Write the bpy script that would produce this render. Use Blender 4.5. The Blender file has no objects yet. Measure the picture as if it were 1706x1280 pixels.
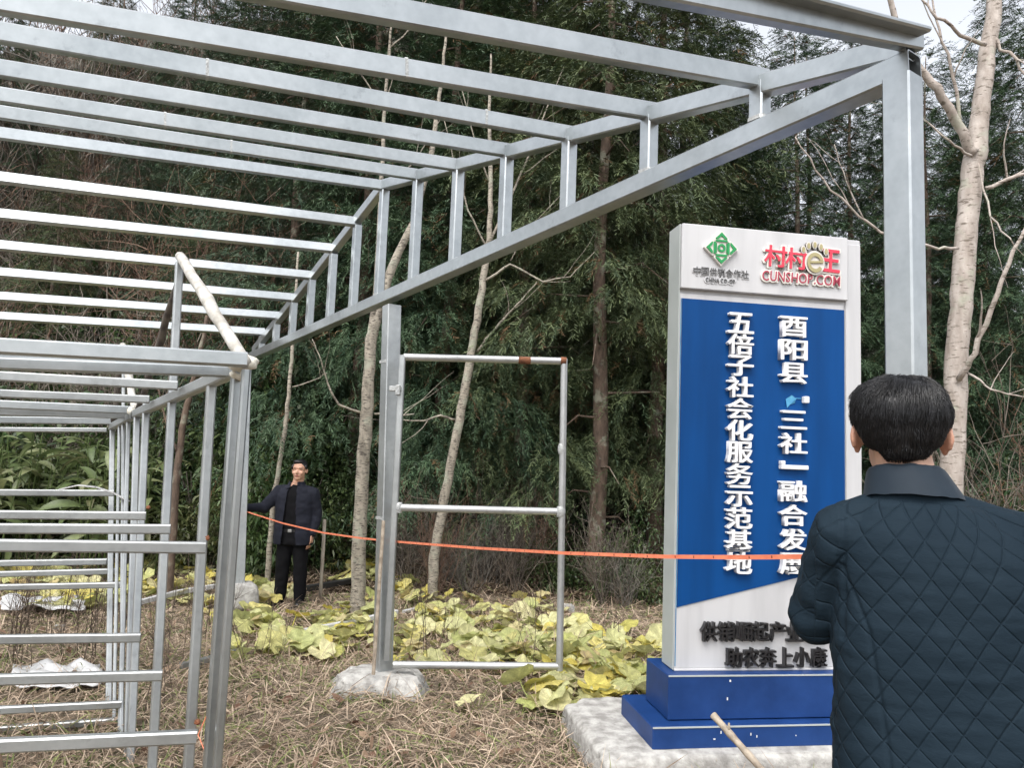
import bpy, bmesh, math, random
import numpy as np
from mathutils import Vector, Matrix, noise as mnoise

scene = bpy.context.scene
C = scene.collection
R = math.radians
rnd = random.Random(7)
nr = np.random.default_rng(11)

# ------------------------------------------------------------------ camera
FPX, CAM_H = 1250.0, 1.6                       # focal length in photo pixels (1706 wide), eye height
cam_d = bpy.data.cameras.new('camera')
cam = bpy.data.objects.new('camera', cam_d); C.objects.link(cam)
cam_d.sensor_width = 36.0; cam_d.lens = FPX / 1706 * 36.0
cam_d.clip_start = 0.05; cam_d.clip_end = 1000
CAMROT = Matrix.Rotation(math.pi / 2 + R(5.5), 3, 'X') @ Matrix.Rotation(R(2.2), 3, 'Z')
cam.matrix_world = Matrix.Translation((0, 0, CAM_H)) @ CAMROT.to_4x4()
scene.camera = cam

# ------------------------------------------------------------------ sky, sun, exposure (overcast day)
SUN_EL, SUN_AZ = R(58), R(200)                 # azimuth clockwise from +Y
w = bpy.data.worlds.new('World'); scene.world = w; w.use_nodes = True
nt = w.node_tree; nt.nodes.clear()
sky = nt.nodes.new('ShaderNodeTexSky'); sky.sky_type = 'NISHITA'; sky.sun_disc = False
sky.sun_elevation = SUN_EL; sky.sun_rotation = SUN_AZ
sky.air_density = 1.0; sky.dust_density = 3.0; sky.ozone_density = 1.0
hs = nt.nodes.new('ShaderNodeHueSaturation'); hs.inputs['Saturation'].default_value = 0.22
bg = nt.nodes.new('ShaderNodeBackground'); bg.inputs['Strength'].default_value = 0.15
wo = nt.nodes.new('ShaderNodeOutputWorld')
nt.links.new(sky.outputs[0], hs.inputs['Color']); nt.links.new(hs.outputs[0], bg.inputs['Color'])
nt.links.new(bg.outputs[0], wo.inputs['Surface'])
sd = bpy.data.lights.new('sun', 'SUN'); sun = bpy.data.objects.new('sun', sd); C.objects.link(sun)
sd.energy = 1.0; sd.angle = R(40); sd.color = (1.0, 0.96, 0.9)
sdir = Vector((math.sin(SUN_AZ) * math.cos(SUN_EL), math.cos(SUN_AZ) * math.cos(SUN_EL), math.sin(SUN_EL)))
sun.rotation_euler = sdir.to_track_quat('Z', 'Y').to_euler(); sun.location = sdir * 40
scene.view_settings.view_transform = 'Standard'; scene.view_settings.look = 'None'
scene.view_settings.gamma = 1.0; scene.view_settings.use_curve_mapping = False
scene.view_settings.exposure = 1.3
scene.render.engine = 'CYCLES'
scene.cycles.max_bounces = 4; scene.cycles.diffuse_bounces = 3; scene.cycles.glossy_bounces = 2
scene.cycles.adaptive_threshold = 0.02
scene.cycles.transmission_bounces = 3; scene.cycles.transparent_max_bounces = 4

# ------------------------------------------------------------------ helpers
def ray(px, py):
    return CAMROT @ Vector(((px - 853) / FPX, -(py - 640) / FPX, -1))
def at(px, py, Y):                              # the point at depth Y seen in photo pixel (px, py)
    d = ray(px, py); return Vector((0, 0, CAM_H)) + d * (Y / d.y)
def on_plane(px, py, p, n):                     # where the ray meets the plane through p with normal n
    d = ray(px, py); o = Vector((0, 0, CAM_H)); return o + d * ((p - o).dot(n) / d.dot(n))

def sstep(a, b, x):
    t = np.clip((x - a) / (b - a), 0, 1); return t * t * (3 - 2 * t)
def ground_z(x, y):
    x = np.asarray(x, float); y = np.asarray(y, float)
    z = -0.16 * sstep(4.5, 9.0, y)
    bank = 10.6 + 0.5 * np.sin(x * 0.7 + 1) + 0.22 * np.maximum(x, 0) + 0.25 * np.maximum(-x - 2.6, 0)
    t = np.maximum(y - bank, 0)
    slope = 0.30 + 0.58 * sstep(7.0, -7.0, x - 0.22 * (y - 11))
    z = z + slope * (np.sqrt(t * t + 0.6) - 0.775) * (t > 0) + 0.0
    z = np.minimum(z, 34 + 0 * z)
    z = z + 0.03 * np.sin(x * 1.9 + y * 0.6) * np.sin(y * 1.7 - 0.4 * x) + 0.015 * np.sin(x * 5.1) * np.sin(y * 4.3)
    return z
def gz(x, y): return float(ground_z(x, y))

def link(o, parent=None):
    C.objects.link(o)
    if parent is not None: o.parent = parent
    return o
def tag(o, label, cat, group=None, kind=None):
    o['label'] = label
    if cat: o['category'] = cat
    if group: o['group'] = group
    if kind: o['kind'] = kind
    return o
def empty(name, loc, label, cat, group=None):
    o = bpy.data.objects.new(name, None); C.objects.link(o); o.location = loc
    o.empty_display_size = 0.1
    return tag(o, label, cat, group)
def struct(o): o['kind'] = 'structure'; return o

def np_mesh(name, V, F, mat, col=None, smooth=False, fmat=None, mats=None):
    """V (n,3), F list of arrays / list of index tuples -> mesh datablock, quick"""
    me = bpy.data.meshes.new(name)
    V = np.asarray(V, np.float32)
    if isinstance(F, np.ndarray): F = [F]
    loops = []; starts = []; tot = []; n = 0
    for f in F:
        f = np.asarray(f, np.int32)
        if len(f) == 0: continue
        k = f.shape[1]; loops.append(f.ravel())
        starts.append(np.arange(len(f), dtype=np.int32) * k + n); tot.append(np.full(len(f), k, np.int32)); n += f.size
    loops = np.concatenate(loops); starts = np.concatenate(starts); tot = np.concatenate(tot)
    me.vertices.add(len(V)); me.vertices.foreach_set('co', V.ravel())
    me.loops.add(len(loops)); me.loops.foreach_set('vertex_index', loops)
    me.polygons.add(len(starts)); me.polygons.foreach_set('loop_start', starts); me.polygons.foreach_set('loop_total', tot)
    if fmat is not None: me.polygons.foreach_set('material_index', np.asarray(fmat, np.int32))
    me.update(calc_edges=True); me.validate()
    if smooth: me.polygons.foreach_set('use_smooth', np.ones(len(me.polygons), bool))
    if col is not None:
        a = me.color_attributes.new('Col', 'FLOAT_COLOR', 'POINT')
        c = np.ones((len(V), 4), np.float32); c[:, :3] = col; a.data.foreach_set('color', c.ravel())
    for m in (mats or [mat]): me.materials.append(m)
    return me
def obj(name, me, parent=None, loc=None):
    o = bpy.data.objects.new(name, me); link(o, parent)
    if loc is not None: o.location = loc
    return o

class MB:
    """collects simple solids into one mesh"""
    def __init__(s): s.v = []; s.f = []
    def add(s, vs, fs):
        b = len(s.v); s.v += [tuple(v) for v in vs]; s.f += [tuple(i + b for i in f) for f in fs]; return s
    def prism(s, prof, p0, p1, up=(0, 0, 1), hollow=0.0, depth=0.12, prof1=None):
        p0 = Vector(p0); p1 = Vector(p1); d = (p1 - p0).normalized(); up = Vector(up)
        side = d.cross(up)
        if side.length < 1e-4: side = d.cross(Vector((0, 1, 0)))
        side.normalize(); u = side.cross(d).normalized(); n = len(prof); prof1 = prof1 or prof
        ring = lambda c, k, pr: [c + side * (x * k) + u * (y * k) for x, y in pr]
        vs = ring(p0, 1, prof) + ring(p1, 1, prof1)
        fs = [(i, (i + 1) % n, n + (i + 1) % n, n + i) for i in range(n)]
        fs = [f[::-1] for f in fs]
        if hollow:
            m = hollow; depth = min(depth, (p1 - p0).length * 0.3)
            vs += ring(p0, m, prof) + ring(p0 + d * depth, m, prof) + ring(p1, m, prof1) + ring(p1 - d * depth, m, prof1)
            for i in range(n):
                j = (i + 1) % n
                fs += [(i, 2 * n + i, 2 * n + j, j)[::-1], (2 * n + i, 3 * n + i, 3 * n + j, 2 * n + j)[::-1],
                       (n + i, n + j, 4 * n + j, 4 * n + i)[::-1], (4 * n + i, 4 * n + j, 5 * n + j, 5 * n + i)[::-1]]
            fs += [tuple(range(3 * n, 4 * n)), tuple(range(5 * n, 6 * n))[::-1]]
        else:
            fs += [tuple(range(n)), tuple(range(n, 2 * n))[::-1]]
        return s.add(vs, fs)
    def box(s, c, size, rot=None, bev=0.0):
        hx, hy, hz = [q / 2 for q in size]; c = Vector(c); M = rot or Matrix.Identity(3)
        pr = rect(hx * 2, hy * 2, bev) if bev else rect(hx * 2, hy * 2, 0)
        n = len(pr); k = 1 - bev / max(min(hx, hy), 1e-6) if bev else 1
        lay = [(-hz, k), (-hz + bev, 1), (hz - bev, 1), (hz, k)] if bev else [(-hz, 1), (hz, 1)]
        vs = []
        for z, kk in lay:
            for x, y in pr:
                if kk != 1: x = x - math.copysign(bev, x); y = y - math.copysign(bev, y)
                vs.append(c + M @ Vector((x, y, z)))
        fs = []
        for a in range(len(lay) - 1):
            for i in range(n):
                j = (i + 1) % n; fs.append((a * n + i, a * n + j, (a + 1) * n + j, (a + 1) * n + i))
        fs += [tuple(range(n))[::-1], tuple(range((len(lay) - 1) * n, len(lay) * n))]
        return s.add(vs, fs)
    def tube(s, pts, rad, n=8, cap=True):
        pts = [Vector(p) for p in pts]; m = len(pts)
        if not hasattr(rad, '__len__'): rad = [rad] * m
        vs = []; prev = None
        for i, p in enumerate(pts):
            t = (pts[min(i + 1, m - 1)] - pts[max(i - 1, 0)]).normalized()
            if prev is None: a = t.orthogonal().normalized()
            else: a = (prev - t * prev.dot(t)).normalized()
            prev = a; b = t.cross(a)
            vs += [p + (a * math.cos(2 * math.pi * k / n) + b * math.sin(2 * math.pi * k / n)) * rad[i] for k in range(n)]
        fs = [(i * n + k, i * n + (k + 1) % n, (i + 1) * n + (k + 1) % n, (i + 1) * n + k) for i in range(m - 1) for k in range(n)]
        if cap: fs += [tuple(range(n))[::-1], tuple(range((m - 1) * n, m * n))]
        return s.add(vs, fs)
    def mesh(s, name, mat, off=(0, 0, 0), smooth=False, auto=False):
        me = bpy.data.meshes.new(name); o = Vector(off)
        me.from_pydata([tuple(Vector(v) - o) for v in s.v], [], s.f); me.update()
        me.materials.append(mat)
        if smooth or auto: me.polygons.foreach_set('use_smooth', [True] * len(me.polygons))
        if auto: me.set_sharp_from_angle(angle=R(35))
        return me
    def build(s, name, mat, parent=None, smooth=False, auto=False):
        off = parent_off(parent); return obj(name, s.mesh(name, mat, off, smooth, auto), parent)
def parent_off(p):
    o = Vector((0, 0, 0))
    while p is not None: o += p.location; p = p.parent
    return o
def rect(wd, ht, ch=0.006):
    a, b = wd / 2, ht / 2
    if ch <= 0: return [(-a, -b), (a, -b), (a, b), (-a, b)]
    return [(-a + ch, -b), (a - ch, -b), (a, -b + ch), (a, b - ch), (a - ch, b), (-a + ch, b), (-a, b - ch), (-a, -b + ch)]
def beam(name, p0, p1, wd, ht, mat, parent, up=(0, 0, 1), hollow=0.9, ch=0.006):
    return MB().prism(rect(wd, ht, ch), p0, p1, up, hollow).build(name, mat, parent)

# ------------------------------------------------------------------ materials
def new_mat(name):
    m = bpy.data.materials.new(name); m.use_nodes = True
    nt = m.node_tree; b = nt.nodes['Principled BSDF']
    return m, nt, b
def nnode(nt, t, **kw):
    n = nt.nodes.new(t)
    for k, v in kw.items():
        if k in n.inputs: n.inputs[k].default_value = v
        else: setattr(n, k, v)
    return n
def tex_noise(nt, scale, detail=4, coord='Object', stretch=None, rough=0.55):
    tc = nt.nodes.new('ShaderNodeTexCoord'); src = tc.outputs[coord]
    if stretch:
        mp = nt.nodes.new('ShaderNodeMapping'); mp.inputs['Scale'].default_value = stretch
        nt.links.new(src, mp.inputs[0]); src = mp.outputs[0]
    n = nnode(nt, 'ShaderNodeTexNoise'); n.inputs['Scale'].default_value = scale; n.inputs['Detail'].default_value = detail
    n.inputs['Roughness'].default_value = rough
    nt.links.new(src, n.inputs['Vector']); return n.outputs['Fac']
def ramp(nt, fac, stops):
    r = nt.nodes.new('ShaderNodeValToRGB'); el = r.color_ramp.elements
    while len(el) < len(stops): el.new(0.5)
    for e, (p, c) in zip(el, stops): e.position = p; e.color = (*c, 1) if len(c) == 3 else c
    nt.links.new(fac, r.inputs[0]); return r.outputs['Color']
def mixc(nt, fac, a, b, mode='MIX'):
    m = nt.nodes.new('ShaderNodeMix'); m.data_type = 'RGBA'; m.blend_type = mode
    for s, v in ((m.inputs['Factor'], fac), (m.inputs['A'], a), (m.inputs['B'], b)):
        if hasattr(v, 'links') or isinstance(v, bpy.types.NodeSocket): nt.links.new(v, s)
        elif s.type == 'RGBA': s.default_value = (*v, 1) if len(v) == 3 else v
        else: s.default_value = v
    return m.outputs['Result']
def bump(nt, b, height, strength=0.3, dist=0.01):
    n = nnode(nt, 'ShaderNodeBump'); n.inputs['Strength'].default_value = strength; n.inputs['Distance'].default_value = dist
    nt.links.new(height, n.inputs['Height']); nt.links.new(n.outputs[0], b.inputs['Normal'])
def g3(v): return (v, v, v)

def simple_mat(name, c1, c2, scale=8, rough=0.6, metal=0.0, bmp=0.0, bscale=40, lo=0.35, hi=0.65, spec=0.5, stretch=None):
    m, nt, b = new_mat(name)
    f = tex_noise(nt, scale, stretch=stretch); nt.links.new(ramp(nt, f, [(lo, c1), (hi, c2)]), b.inputs['Base Color'])
    b.inputs['Roughness'].default_value = rough; b.inputs['Metallic'].default_value = metal
    b.inputs['Specular IOR Level'].default_value = spec
    if bmp: bump(nt, b, tex_noise(nt, bscale, stretch=stretch), bmp)
    return m
def steel_mat(name, c1, c2, metal=0.85, r0=0.28, r1=0.5, rust=0.0):
    m, nt, b = new_mat(name)
    blot = tex_noise(nt, 2.2, 3); fine = tex_noise(nt, 26, 2)
    col = ramp(nt, blot, [(0.3, c1), (0.7, c2)])
    col = mixc(nt, 0.22, col, ramp(nt, fine, [(0.3, tuple(x * 0.75 for x in c1)), (0.7, c2)]))
    # stains with shapes of their own
    gr = ramp(nt, tex_noise(nt, 5.3, 5, rough=0.75), [(0.60, g3(0)), (0.72, g3(0.4))])
    col = mixc(nt, gr, col, tuple(x * 0.45 for x in c1))
    if rust:
        rs = ramp(nt, tex_noise(nt, 3.1, 9, rough=0.7), [(0.66 - rust, g3(0)), (0.72 - rust, g3(0.9))])
        col = mixc(nt, rs, col, (0.16, 0.06, 0.03))
    nt.links.new(col, b.inputs['Base Color']); b.inputs['Metallic'].default_value = metal
    rr = nnode(nt, 'ShaderNodeMapRange'); rr.inputs['To Min'].default_value = r0; rr.inputs['To Max'].default_value = r1
    nt.links.new(blot, rr.inputs['Value']); nt.links.new(rr.outputs[0], b.inputs['Roughness'])
    return m
M = {}
M['steel'] = steel_mat('galvanized_steel', (0.31, 0.335, 0.345), (0.46, 0.485, 0.495), r0=0.25, r1=0.42)
M['steel_dull'] = steel_mat('weathered_galvanized_steel', (0.32, 0.335, 0.34), (0.48, 0.50, 0.50), metal=0.75, r0=0.32, r1=0.5)
M['steel_rust'] = steel_mat('rust_spotted_steel', (0.32, 0.33, 0.33), (0.48, 0.49, 0.49), metal=0.7, r0=0.4, r1=0.6, rust=0.08)
M['weld'] = simple_mat('weld_paint', (0.34, 0.35, 0.35), (0.48, 0.49, 0.48), 30, 0.5, 0.3, 0.5, 80)
M['rust'] = simple_mat('rust', (0.10, 0.04, 0.02), (0.24, 0.09, 0.04), 30, 0.85, 0, 0.4, 80)
M['pipe'] = steel_mat('pale_pipe', (0.36, 0.37, 0.37), (0.54, 0.55, 0.55), metal=0.6, r0=0.3, r1=0.5)
M['white_pole'] = simple_mat('peeled_white_pole', (0.34, 0.32, 0.28), (0.58, 0.56, 0.52), 14, 0.6, 0, 0.4, 40)
M['dark_pole'] = simple_mat('dark_bark_pole', (0.05, 0.04, 0.035), (0.13, 0.11, 0.09), 14, 0.85, 0, 0.5, 40)
M['foam'] = simple_mat('sealing_foam', (0.50, 0.47, 0.38), (0.74, 0.72, 0.64), 18, 0.8, 0, 0.8, 30)
M['concrete'] = simple_mat('rough_concrete', (0.24, 0.23, 0.215), (0.47, 0.46, 0.435), 14, 0.95, 0, 1.0, 34)
M['wood'] = simple_mat('grey_wood', (0.22, 0.19, 0.15), (0.40, 0.36, 0.30), 30, 0.85, 0, 0.4, 60, stretch=(1, 1, 0.15))
M['bamboo'] = simple_mat('dry_bamboo', (0.20, 0.16, 0.12), (0.38, 0.32, 0.25), 22, 0.7, 0, 0.3, 60)
M['white_plastic'] = simple_mat('white_plastic', (0.42, 0.42, 0.42), (0.60, 0.60, 0.60), 9, 0.5)
M['black_plastic'] = simple_mat('black_plastic', (0.012, 0.012, 0.013), (0.03, 0.03, 0.03), 9, 0.5)
M['tape'] = simple_mat('orange_tape', (0.66, 0.17, 0.09), (0.74, 0.24, 0.13), 20, 0.5)
M['tape_mark'] = simple_mat('tape_mark', (0.06, 0.02, 0.02), (0.1, 0.03, 0.02), 20, 0.5)
M['sign_white'] = simple_mat('sign_white_sheet', (0.40, 0.40, 0.41), (0.50, 0.50, 0.51), 9, 0.45, stretch=(1, 1, 0.1), lo=0.25, hi=0.6)
M['sign_side'] = simple_mat('sign_side_sheet', (0.36, 0.39, 0.38), (0.42, 0.45, 0.44), 3, 0.4)
M['blue'] = simple_mat('blue_panel', (0.0009, 0.040, 0.155), (0.0014, 0.052, 0.20), 7, 0.5, spec=0.15, stretch=(1, 1, 0.12))
M['base_blue'] = simple_mat('painted_blue_base', (0.008, 0.034, 0.130), (0.013, 0.048, 0.175), 5, 0.45, 0, 0.05, 60, spec=0.25)
M['letter_white'] = simple_mat('white_letters', (0.68, 0.68, 0.69), (0.74, 0.74, 0.74), 5, 0.4)
M['letter_black'] = simple_mat('black_letters', (0.008, 0.008, 0.01), (0.018, 0.018, 0.02), 5, 0.3)
M['letter_grey'] = simple_mat('dark_grey_print', (0.06, 0.06, 0.06), (0.08, 0.08, 0.08), 5, 0.5)
M['red'] = simple_mat('red_print', (0.58, 0.03, 0.06), (0.64, 0.04, 0.08), 6, 0.45)
M['maroon'] = simple_mat('maroon_print', (0.30, 0.03, 0.06), (0.38, 0.04, 0.07), 6, 0.45)
M['khaki'] = simple_mat('khaki_print', (0.32, 0.28, 0.14), (0.38, 0.33, 0.18), 6, 0.45)
M['green'] = simple_mat('green_print', (0.005, 0.20, 0.05), (0.008, 0.26, 0.07), 6, 0.4)
M['cream'] = simple_mat('cream_backing', (0.62, 0.58, 0.54), (0.68, 0.65, 0.60), 6, 0.45)
M['cyan'] = simple_mat('blue_film', (0.02, 0.16, 0.36), (0.08, 0.32, 0.5), 12, 0.25)
# ================================================================== GROUND
def make_ground():
    xs = np.unique(np.concatenate([np.linspace(-160, -16, 30), np.linspace(-16, 14, 151), np.linspace(14, 160, 30)]))
    ys = np.unique(np.concatenate([np.linspace(-60, -2, 16), np.linspace(-2, 16, 121), np.linspace(16, 60, 60), np.linspace(60, 220, 20)]))
    X, Y = np.meshgrid(xs, ys); Z = ground_z(X, Y)
    V = np.stack([X.ravel(), Y.ravel(), Z.ravel()], 1)
    nx, ny = len(xs), len(ys); i = np.arange((ny - 1) * (nx - 1)); r = i // (nx - 1); c = i % (nx - 1); a = r * nx + c
    F = np.stack([a, a + 1, a + nx + 1, a + nx], 1)
    m, nt, b = new_mat('earth_and_litter')
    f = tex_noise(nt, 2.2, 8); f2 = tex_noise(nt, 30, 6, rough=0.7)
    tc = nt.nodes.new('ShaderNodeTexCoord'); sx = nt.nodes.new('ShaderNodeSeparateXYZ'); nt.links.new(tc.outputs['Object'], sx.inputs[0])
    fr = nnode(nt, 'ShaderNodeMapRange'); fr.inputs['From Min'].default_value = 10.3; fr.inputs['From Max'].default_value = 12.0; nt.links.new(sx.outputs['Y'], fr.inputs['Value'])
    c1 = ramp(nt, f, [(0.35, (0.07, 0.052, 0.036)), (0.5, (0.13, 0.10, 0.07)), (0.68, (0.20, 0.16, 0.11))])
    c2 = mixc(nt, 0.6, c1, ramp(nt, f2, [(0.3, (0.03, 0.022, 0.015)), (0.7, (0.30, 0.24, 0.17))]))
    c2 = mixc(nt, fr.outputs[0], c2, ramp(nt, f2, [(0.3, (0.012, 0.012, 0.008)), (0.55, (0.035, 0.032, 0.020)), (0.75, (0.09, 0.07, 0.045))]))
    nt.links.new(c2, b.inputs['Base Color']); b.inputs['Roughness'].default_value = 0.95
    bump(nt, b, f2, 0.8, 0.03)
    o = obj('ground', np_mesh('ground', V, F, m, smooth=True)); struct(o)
    return o
make_ground()

# ================================================================== LARGE ROOF FRAME
PR = at(1505, 100, 2.30); PF = at(404, 605, 8.5)
tdir = Vector((PF.x - PR.x, PF.y - PR.y, 0)).normalized()     # along the gable truss
tn = Vector((tdir.y, -tdir.x, 0))                             # its plane normal
pdir = Vector((-0.904, -0.427, 0)).normalized()               # the purlins run this way (left, towards the viewer)
def tp(px, py): return on_plane(px, py, PR, tn)
frame = empty('steel_roof_frame', (tp(640, 1108).x, tp(640, 1108).y, gz(*tp(640, 1108).xy)),
              'large galvanized steel gable roof frame with three square posts and long purlins', 'roof frame')
# posts
p = tp(1503, 140); post_r_base = Vector((p.x + 0.005, p.y, gz(p.x, p.y)))
rp = beam('post', post_r_base, tp(1503, 132), 0.09, 0.09, M['steel'], frame, up=tdir)
mid_base = tp(638, 1112); mid_top = tp(653, 510)
mp = beam('post', mid_base - Vector((0, 0, .05)), mid_top, 0.105, 0.105, M['steel_dull'], frame, up=tdir)
far_base = tp(397, 972); far_top = tp(409, 606)
beam('post', far_base, far_top, 0.11, 0.11, M['steel_dull'], frame, up=tdir)
# bottom chord and rafters
beam('bottom_chord', tp(1524, 108), tp(412, 598), 0.08, 0.085, M['steel'], frame)
eave_r = tp(1518, 78); ridge = tp(641, 308); eave_l = tp(424, 584)
rslope_n = (ridge - eave_r).normalized()
up_near = tn.cross(rslope_n); up_near = up_near if up_near.z > 0 else -up_near
rslope_f = (eave_l - ridge).normalized(); up_far = tn.cross(rslope_f); up_far = up_far if up_far.z > 0 else -up_far
beam('rafter', eave_r, ridge, 0.06, 0.078, M['steel'], frame, up=up_near)
beam('rafter', ridge, eave_l, 0.06, 0.078, M['steel'], frame, up=up_far)
# struts of the truss: (x, joint y at rafter, y at chord)
struts = [(1266, 140, 198), (1082, 196, 284), (949, 232, 350), (845, 262, 396), (764, 286, 433), (697, 302, 464),
          (641, 318, 486), (596, 376, 512), (556, 424, 529), (520, 466, 546), (490, 503, 560), (462, 532, 572), (437, 560, 583)]
for (x, y0, y1) in struts:
    top = tp(x, y0); bot = tp(x - 1, y1 + 4); bot = Vector((top.x, top.y, bot.z))
    so = beam('strut', bot, top, 0.062, 0.062, M['steel'], frame, up=tdir, hollow=0)
    MB().prism(rect(0.072, 0.072, 0.01), bot + Vector((0, 0, -0.004)), bot + Vector((0, 0, 0.012)), tdir).build('weld_bead', M['weld'], so)
# purlins: right end on the truss, left reference pixel
purl = [((1518, 62), (1170, -8), 'n'), ((1266, 130), (540, -2), 'n'), ((1082, 184), (62, 12), 'n'), ((947, 222), (0, 54), 'n'),
        ((845, 250), (0, 114), 'n'), ((764, 275), (0, 158), 'n'), ((697, 291), (0, 187), 'n'), ((640, 309), (0, 222), 'r'),
        ((595, 370), (0, 296), 'f'), ((555, 414), (0, 357), 'f'), ((519, 459), (0, 409), 'f'), ((489, 496), (0, 454), 'f'),
        ((462, 526), (0, 494), 'f'), ((436, 553), (0, 527), 'f')]
PLEN = 3.4; left_ends = []
seams = {2: [675], 3: [345, 808], 5: [275], 6: [385], 8: [318]}
for i, (a, b, k) in enumerate(purl):
    p0 = tp(*a); vn = Vector((pdir.y, -pdir.x, 0)); q = on_plane(b[0], b[1], p0, vn)
    d = (q - p0).normalized(); p1 = p0 + d * PLEN; left_ends.append(p1)
    up = up_far if k == 'f' else (up_near if k == 'n' else Vector((0, 0, 1)))
    if k == 'n': up = (up_near + Vector((0, 0, 0.9))).normalized()
    e = -pdir * 0.03
    pu = beam('purlin', p0 + e, p1, 0.045, 0.076 if k != 'f' else 0.082, M['steel'], frame, up=up)
    for sx in seams.get(i, []):
        c = on_plane(sx, a[1] + (b[1] - a[1]) * (sx - a[0]) / (b[0] - a[0]), p0, vn); t = (c - p0).dot(d)
        MB().prism(rect(0.048, 0.080, 0.006), p0 + d * (t - 0.006), p0 + d * (t + 0.006), up).build('weld_seam', M['weld'], pu)
# flashing angle on the eave purlin
a0 = tp(1540, 52); q = on_plane(1330, -2, a0, Vector((pdir.y, -pdir.x, 0))); d = (q - a0).normalized()
beam('eave_angle', a0, a0 + d * PLEN, 0.05, 0.018, M['steel'], frame, up=(up_near + Vector((0, 0, .9))).normalized(), hollow=0)
# far end of the roof, out of the picture: rafters and two posts that carry it
beam('rafter', left_ends[0], left_ends[7], 0.06, 0.09, M['steel'], frame)
beam('rafter', left_ends[7], left_ends[-1], 0.06, 0.09, M['steel'], frame)
for e in (left_ends[0], left_ends[-1]):
    beam('post', Vector((e.x, e.y, gz(e.x, e.y))), e - Vector((0, 0, 0.06)), 0.10, 0.10, M['steel'], frame, up=tdir)
beam('bottom_chord', left_ends[0] - Vector((0, 0, .1)), left_ends[-1] - Vector((0, 0, .1)), 0.07, 0.09, M['steel'], frame)
# sleeve bands on the middle post
for yy in (606, 866):
    c = tp(651 - (yy - 505) * 0.022, yy)
    MB().prism(rect(0.113, 0.113, 0.008), c, c + Vector((0, 0, 0.02)), tdir).build('weld_band', M['weld'], mp)

# concrete footings
def lump(name, c, sx, sy, sz, mat, label, cat, seed, group=None, rotz=0.0, n=26, taper=0.18, amp=0.10, e=0.32):
    """a rough cast block: superellipsoid with chipped, uneven faces"""
    V = []; F = []
    rows = n // 2
    for i in range(rows + 1):
        ph = -math.pi / 2 + math.pi * i / rows
        for j in range(n):
            th = 2 * math.pi * j / n
            cx = math.copysign(abs(math.cos(ph)) ** e, 1) * math.copysign(abs(math.cos(th)) ** e, math.cos(th))
            cy = math.copysign(abs(math.cos(ph)) ** e, 1) * math.copysign(abs(math.sin(th)) ** e, math.sin(th))
            cz = math.copysign(abs(math.sin(ph)) ** e, math.sin(ph))
            tz = 1 - taper * max(cz, 0)
            v = Vector((cx * sx / 2 * tz, cy * sy / 2 * tz, cz * sz / 2))
            nz = mnoise.noise(v * 7 + Vector((seed, seed * 2.1, 0))) * amp + mnoise.noise(v * 19 + Vector((seed, 0, 3))) * amp * 0.5
            v = v * (1 + nz * (0.35 if cz > 0.95 else 1.0)); V.append(Matrix.Rotation(rotz, 3, 'Z') @ v + Vector((0, 0, sz / 2)))
    for i in range(rows):
        for j in range(n):
            k = (j + 1) % n; F.append((i * n + j, i * n + k, (i + 1) * n + k, (i + 1) * n + j))
    me = bpy.data.meshes.new(name); me.from_pydata([tuple(v) for v in V], [], F); me.update(); me.materials.append(mat)
    me.polygons.foreach_set('use_smooth', [True] * len(me.polygons)); me.set_sharp_from_angle(angle=R(40))
    o = obj(name, me, None, c); return tag(o, label, cat, group)
mz = gz(mid_base.x, mid_base.y)
lump('concrete_footing', (mid_base.x - .01, mid_base.y - .02, mid_base.z - 0.265), 0.62, 0.44, 0.25, M['concrete'],
     'white splashed concrete footing under the middle post of the roof frame', 'footing', 3, rotz=0.1, n=44, amp=.2)
lump('concrete_footing', (far_base.x + .03, far_base.y, far_base.z - 0.27), 0.36, 0.34, 0.28, M['concrete'],
     'pale concrete footing under the far post beside the man with the tape', 'footing', 5, rotz=0.5)

# ================================================================== PIPE GATE BESIDE THE MIDDLE POST
gate_b = at(650, 1107, 5.12)
gate = empty('pipe_gate_frame', gate_b, 'open gate frame of pale pipe hung on the middle post, rust spot on top', 'gate')
GY0, GY1 = 5.12, 5.16
gl0, gl1 = at(645, 1100, GY0), at(671, 592, GY0); gr0, gr1 = at(932, 1118, GY1), at(940, 598, GY1)
beam('stile', gl0, gl1, 0.042, 0.05, M['steel_dull'], gate, up=(0, 1, 0))
MB().tube([gr0, at(936, 860, GY1), gr1], 0.024, 12).build('stile', M['pipe'], gate, auto=True)
top = MB().tube([at(673, 595, GY0), at(942, 602, GY1)], 0.025, 12).build('top_bar', M['pipe'], gate, auto=True)
MB().tube([at(864, 600, 5.145), at(884, 601, 5.147)], 0.0256, 12).build('rust_patch', M['rust'], top, auto=True)['label'] = 'rusty red patch on the top bar'
MB().tube([at(934, 601, 5.155), at(943, 602, 5.157)], 0.0275, 12).build('rust_patch', M['rust'], top, auto=True)
MB().tube([at(665, 846, GY0), at(937, 853, GY1)], 0.025, 12).build('middle_bar', M['pipe'], gate, auto=True)
MB().tube([at(655, 1108, GY0), at(930, 1111, GY1)], 0.024, 12).build('bottom_bar', M['pipe'], gate, auto=True)
for c, r in ((at(934, 853, GY1), 0.034), (at(664, 846, GY0), 0.03), (at(936, 748, GY1), 0.028)):
    MB().tube([c - Vector((0, 0, .035)), c - Vector((0, 0, .012)), c + Vector((0, 0, .015)), c + Vector((0, 0, .035))], [r * .8, r, r, r * .75], 10).build('weld_lump', M['weld'], gate, auto=True)
hc = at(659, 648, 5.10)
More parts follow.
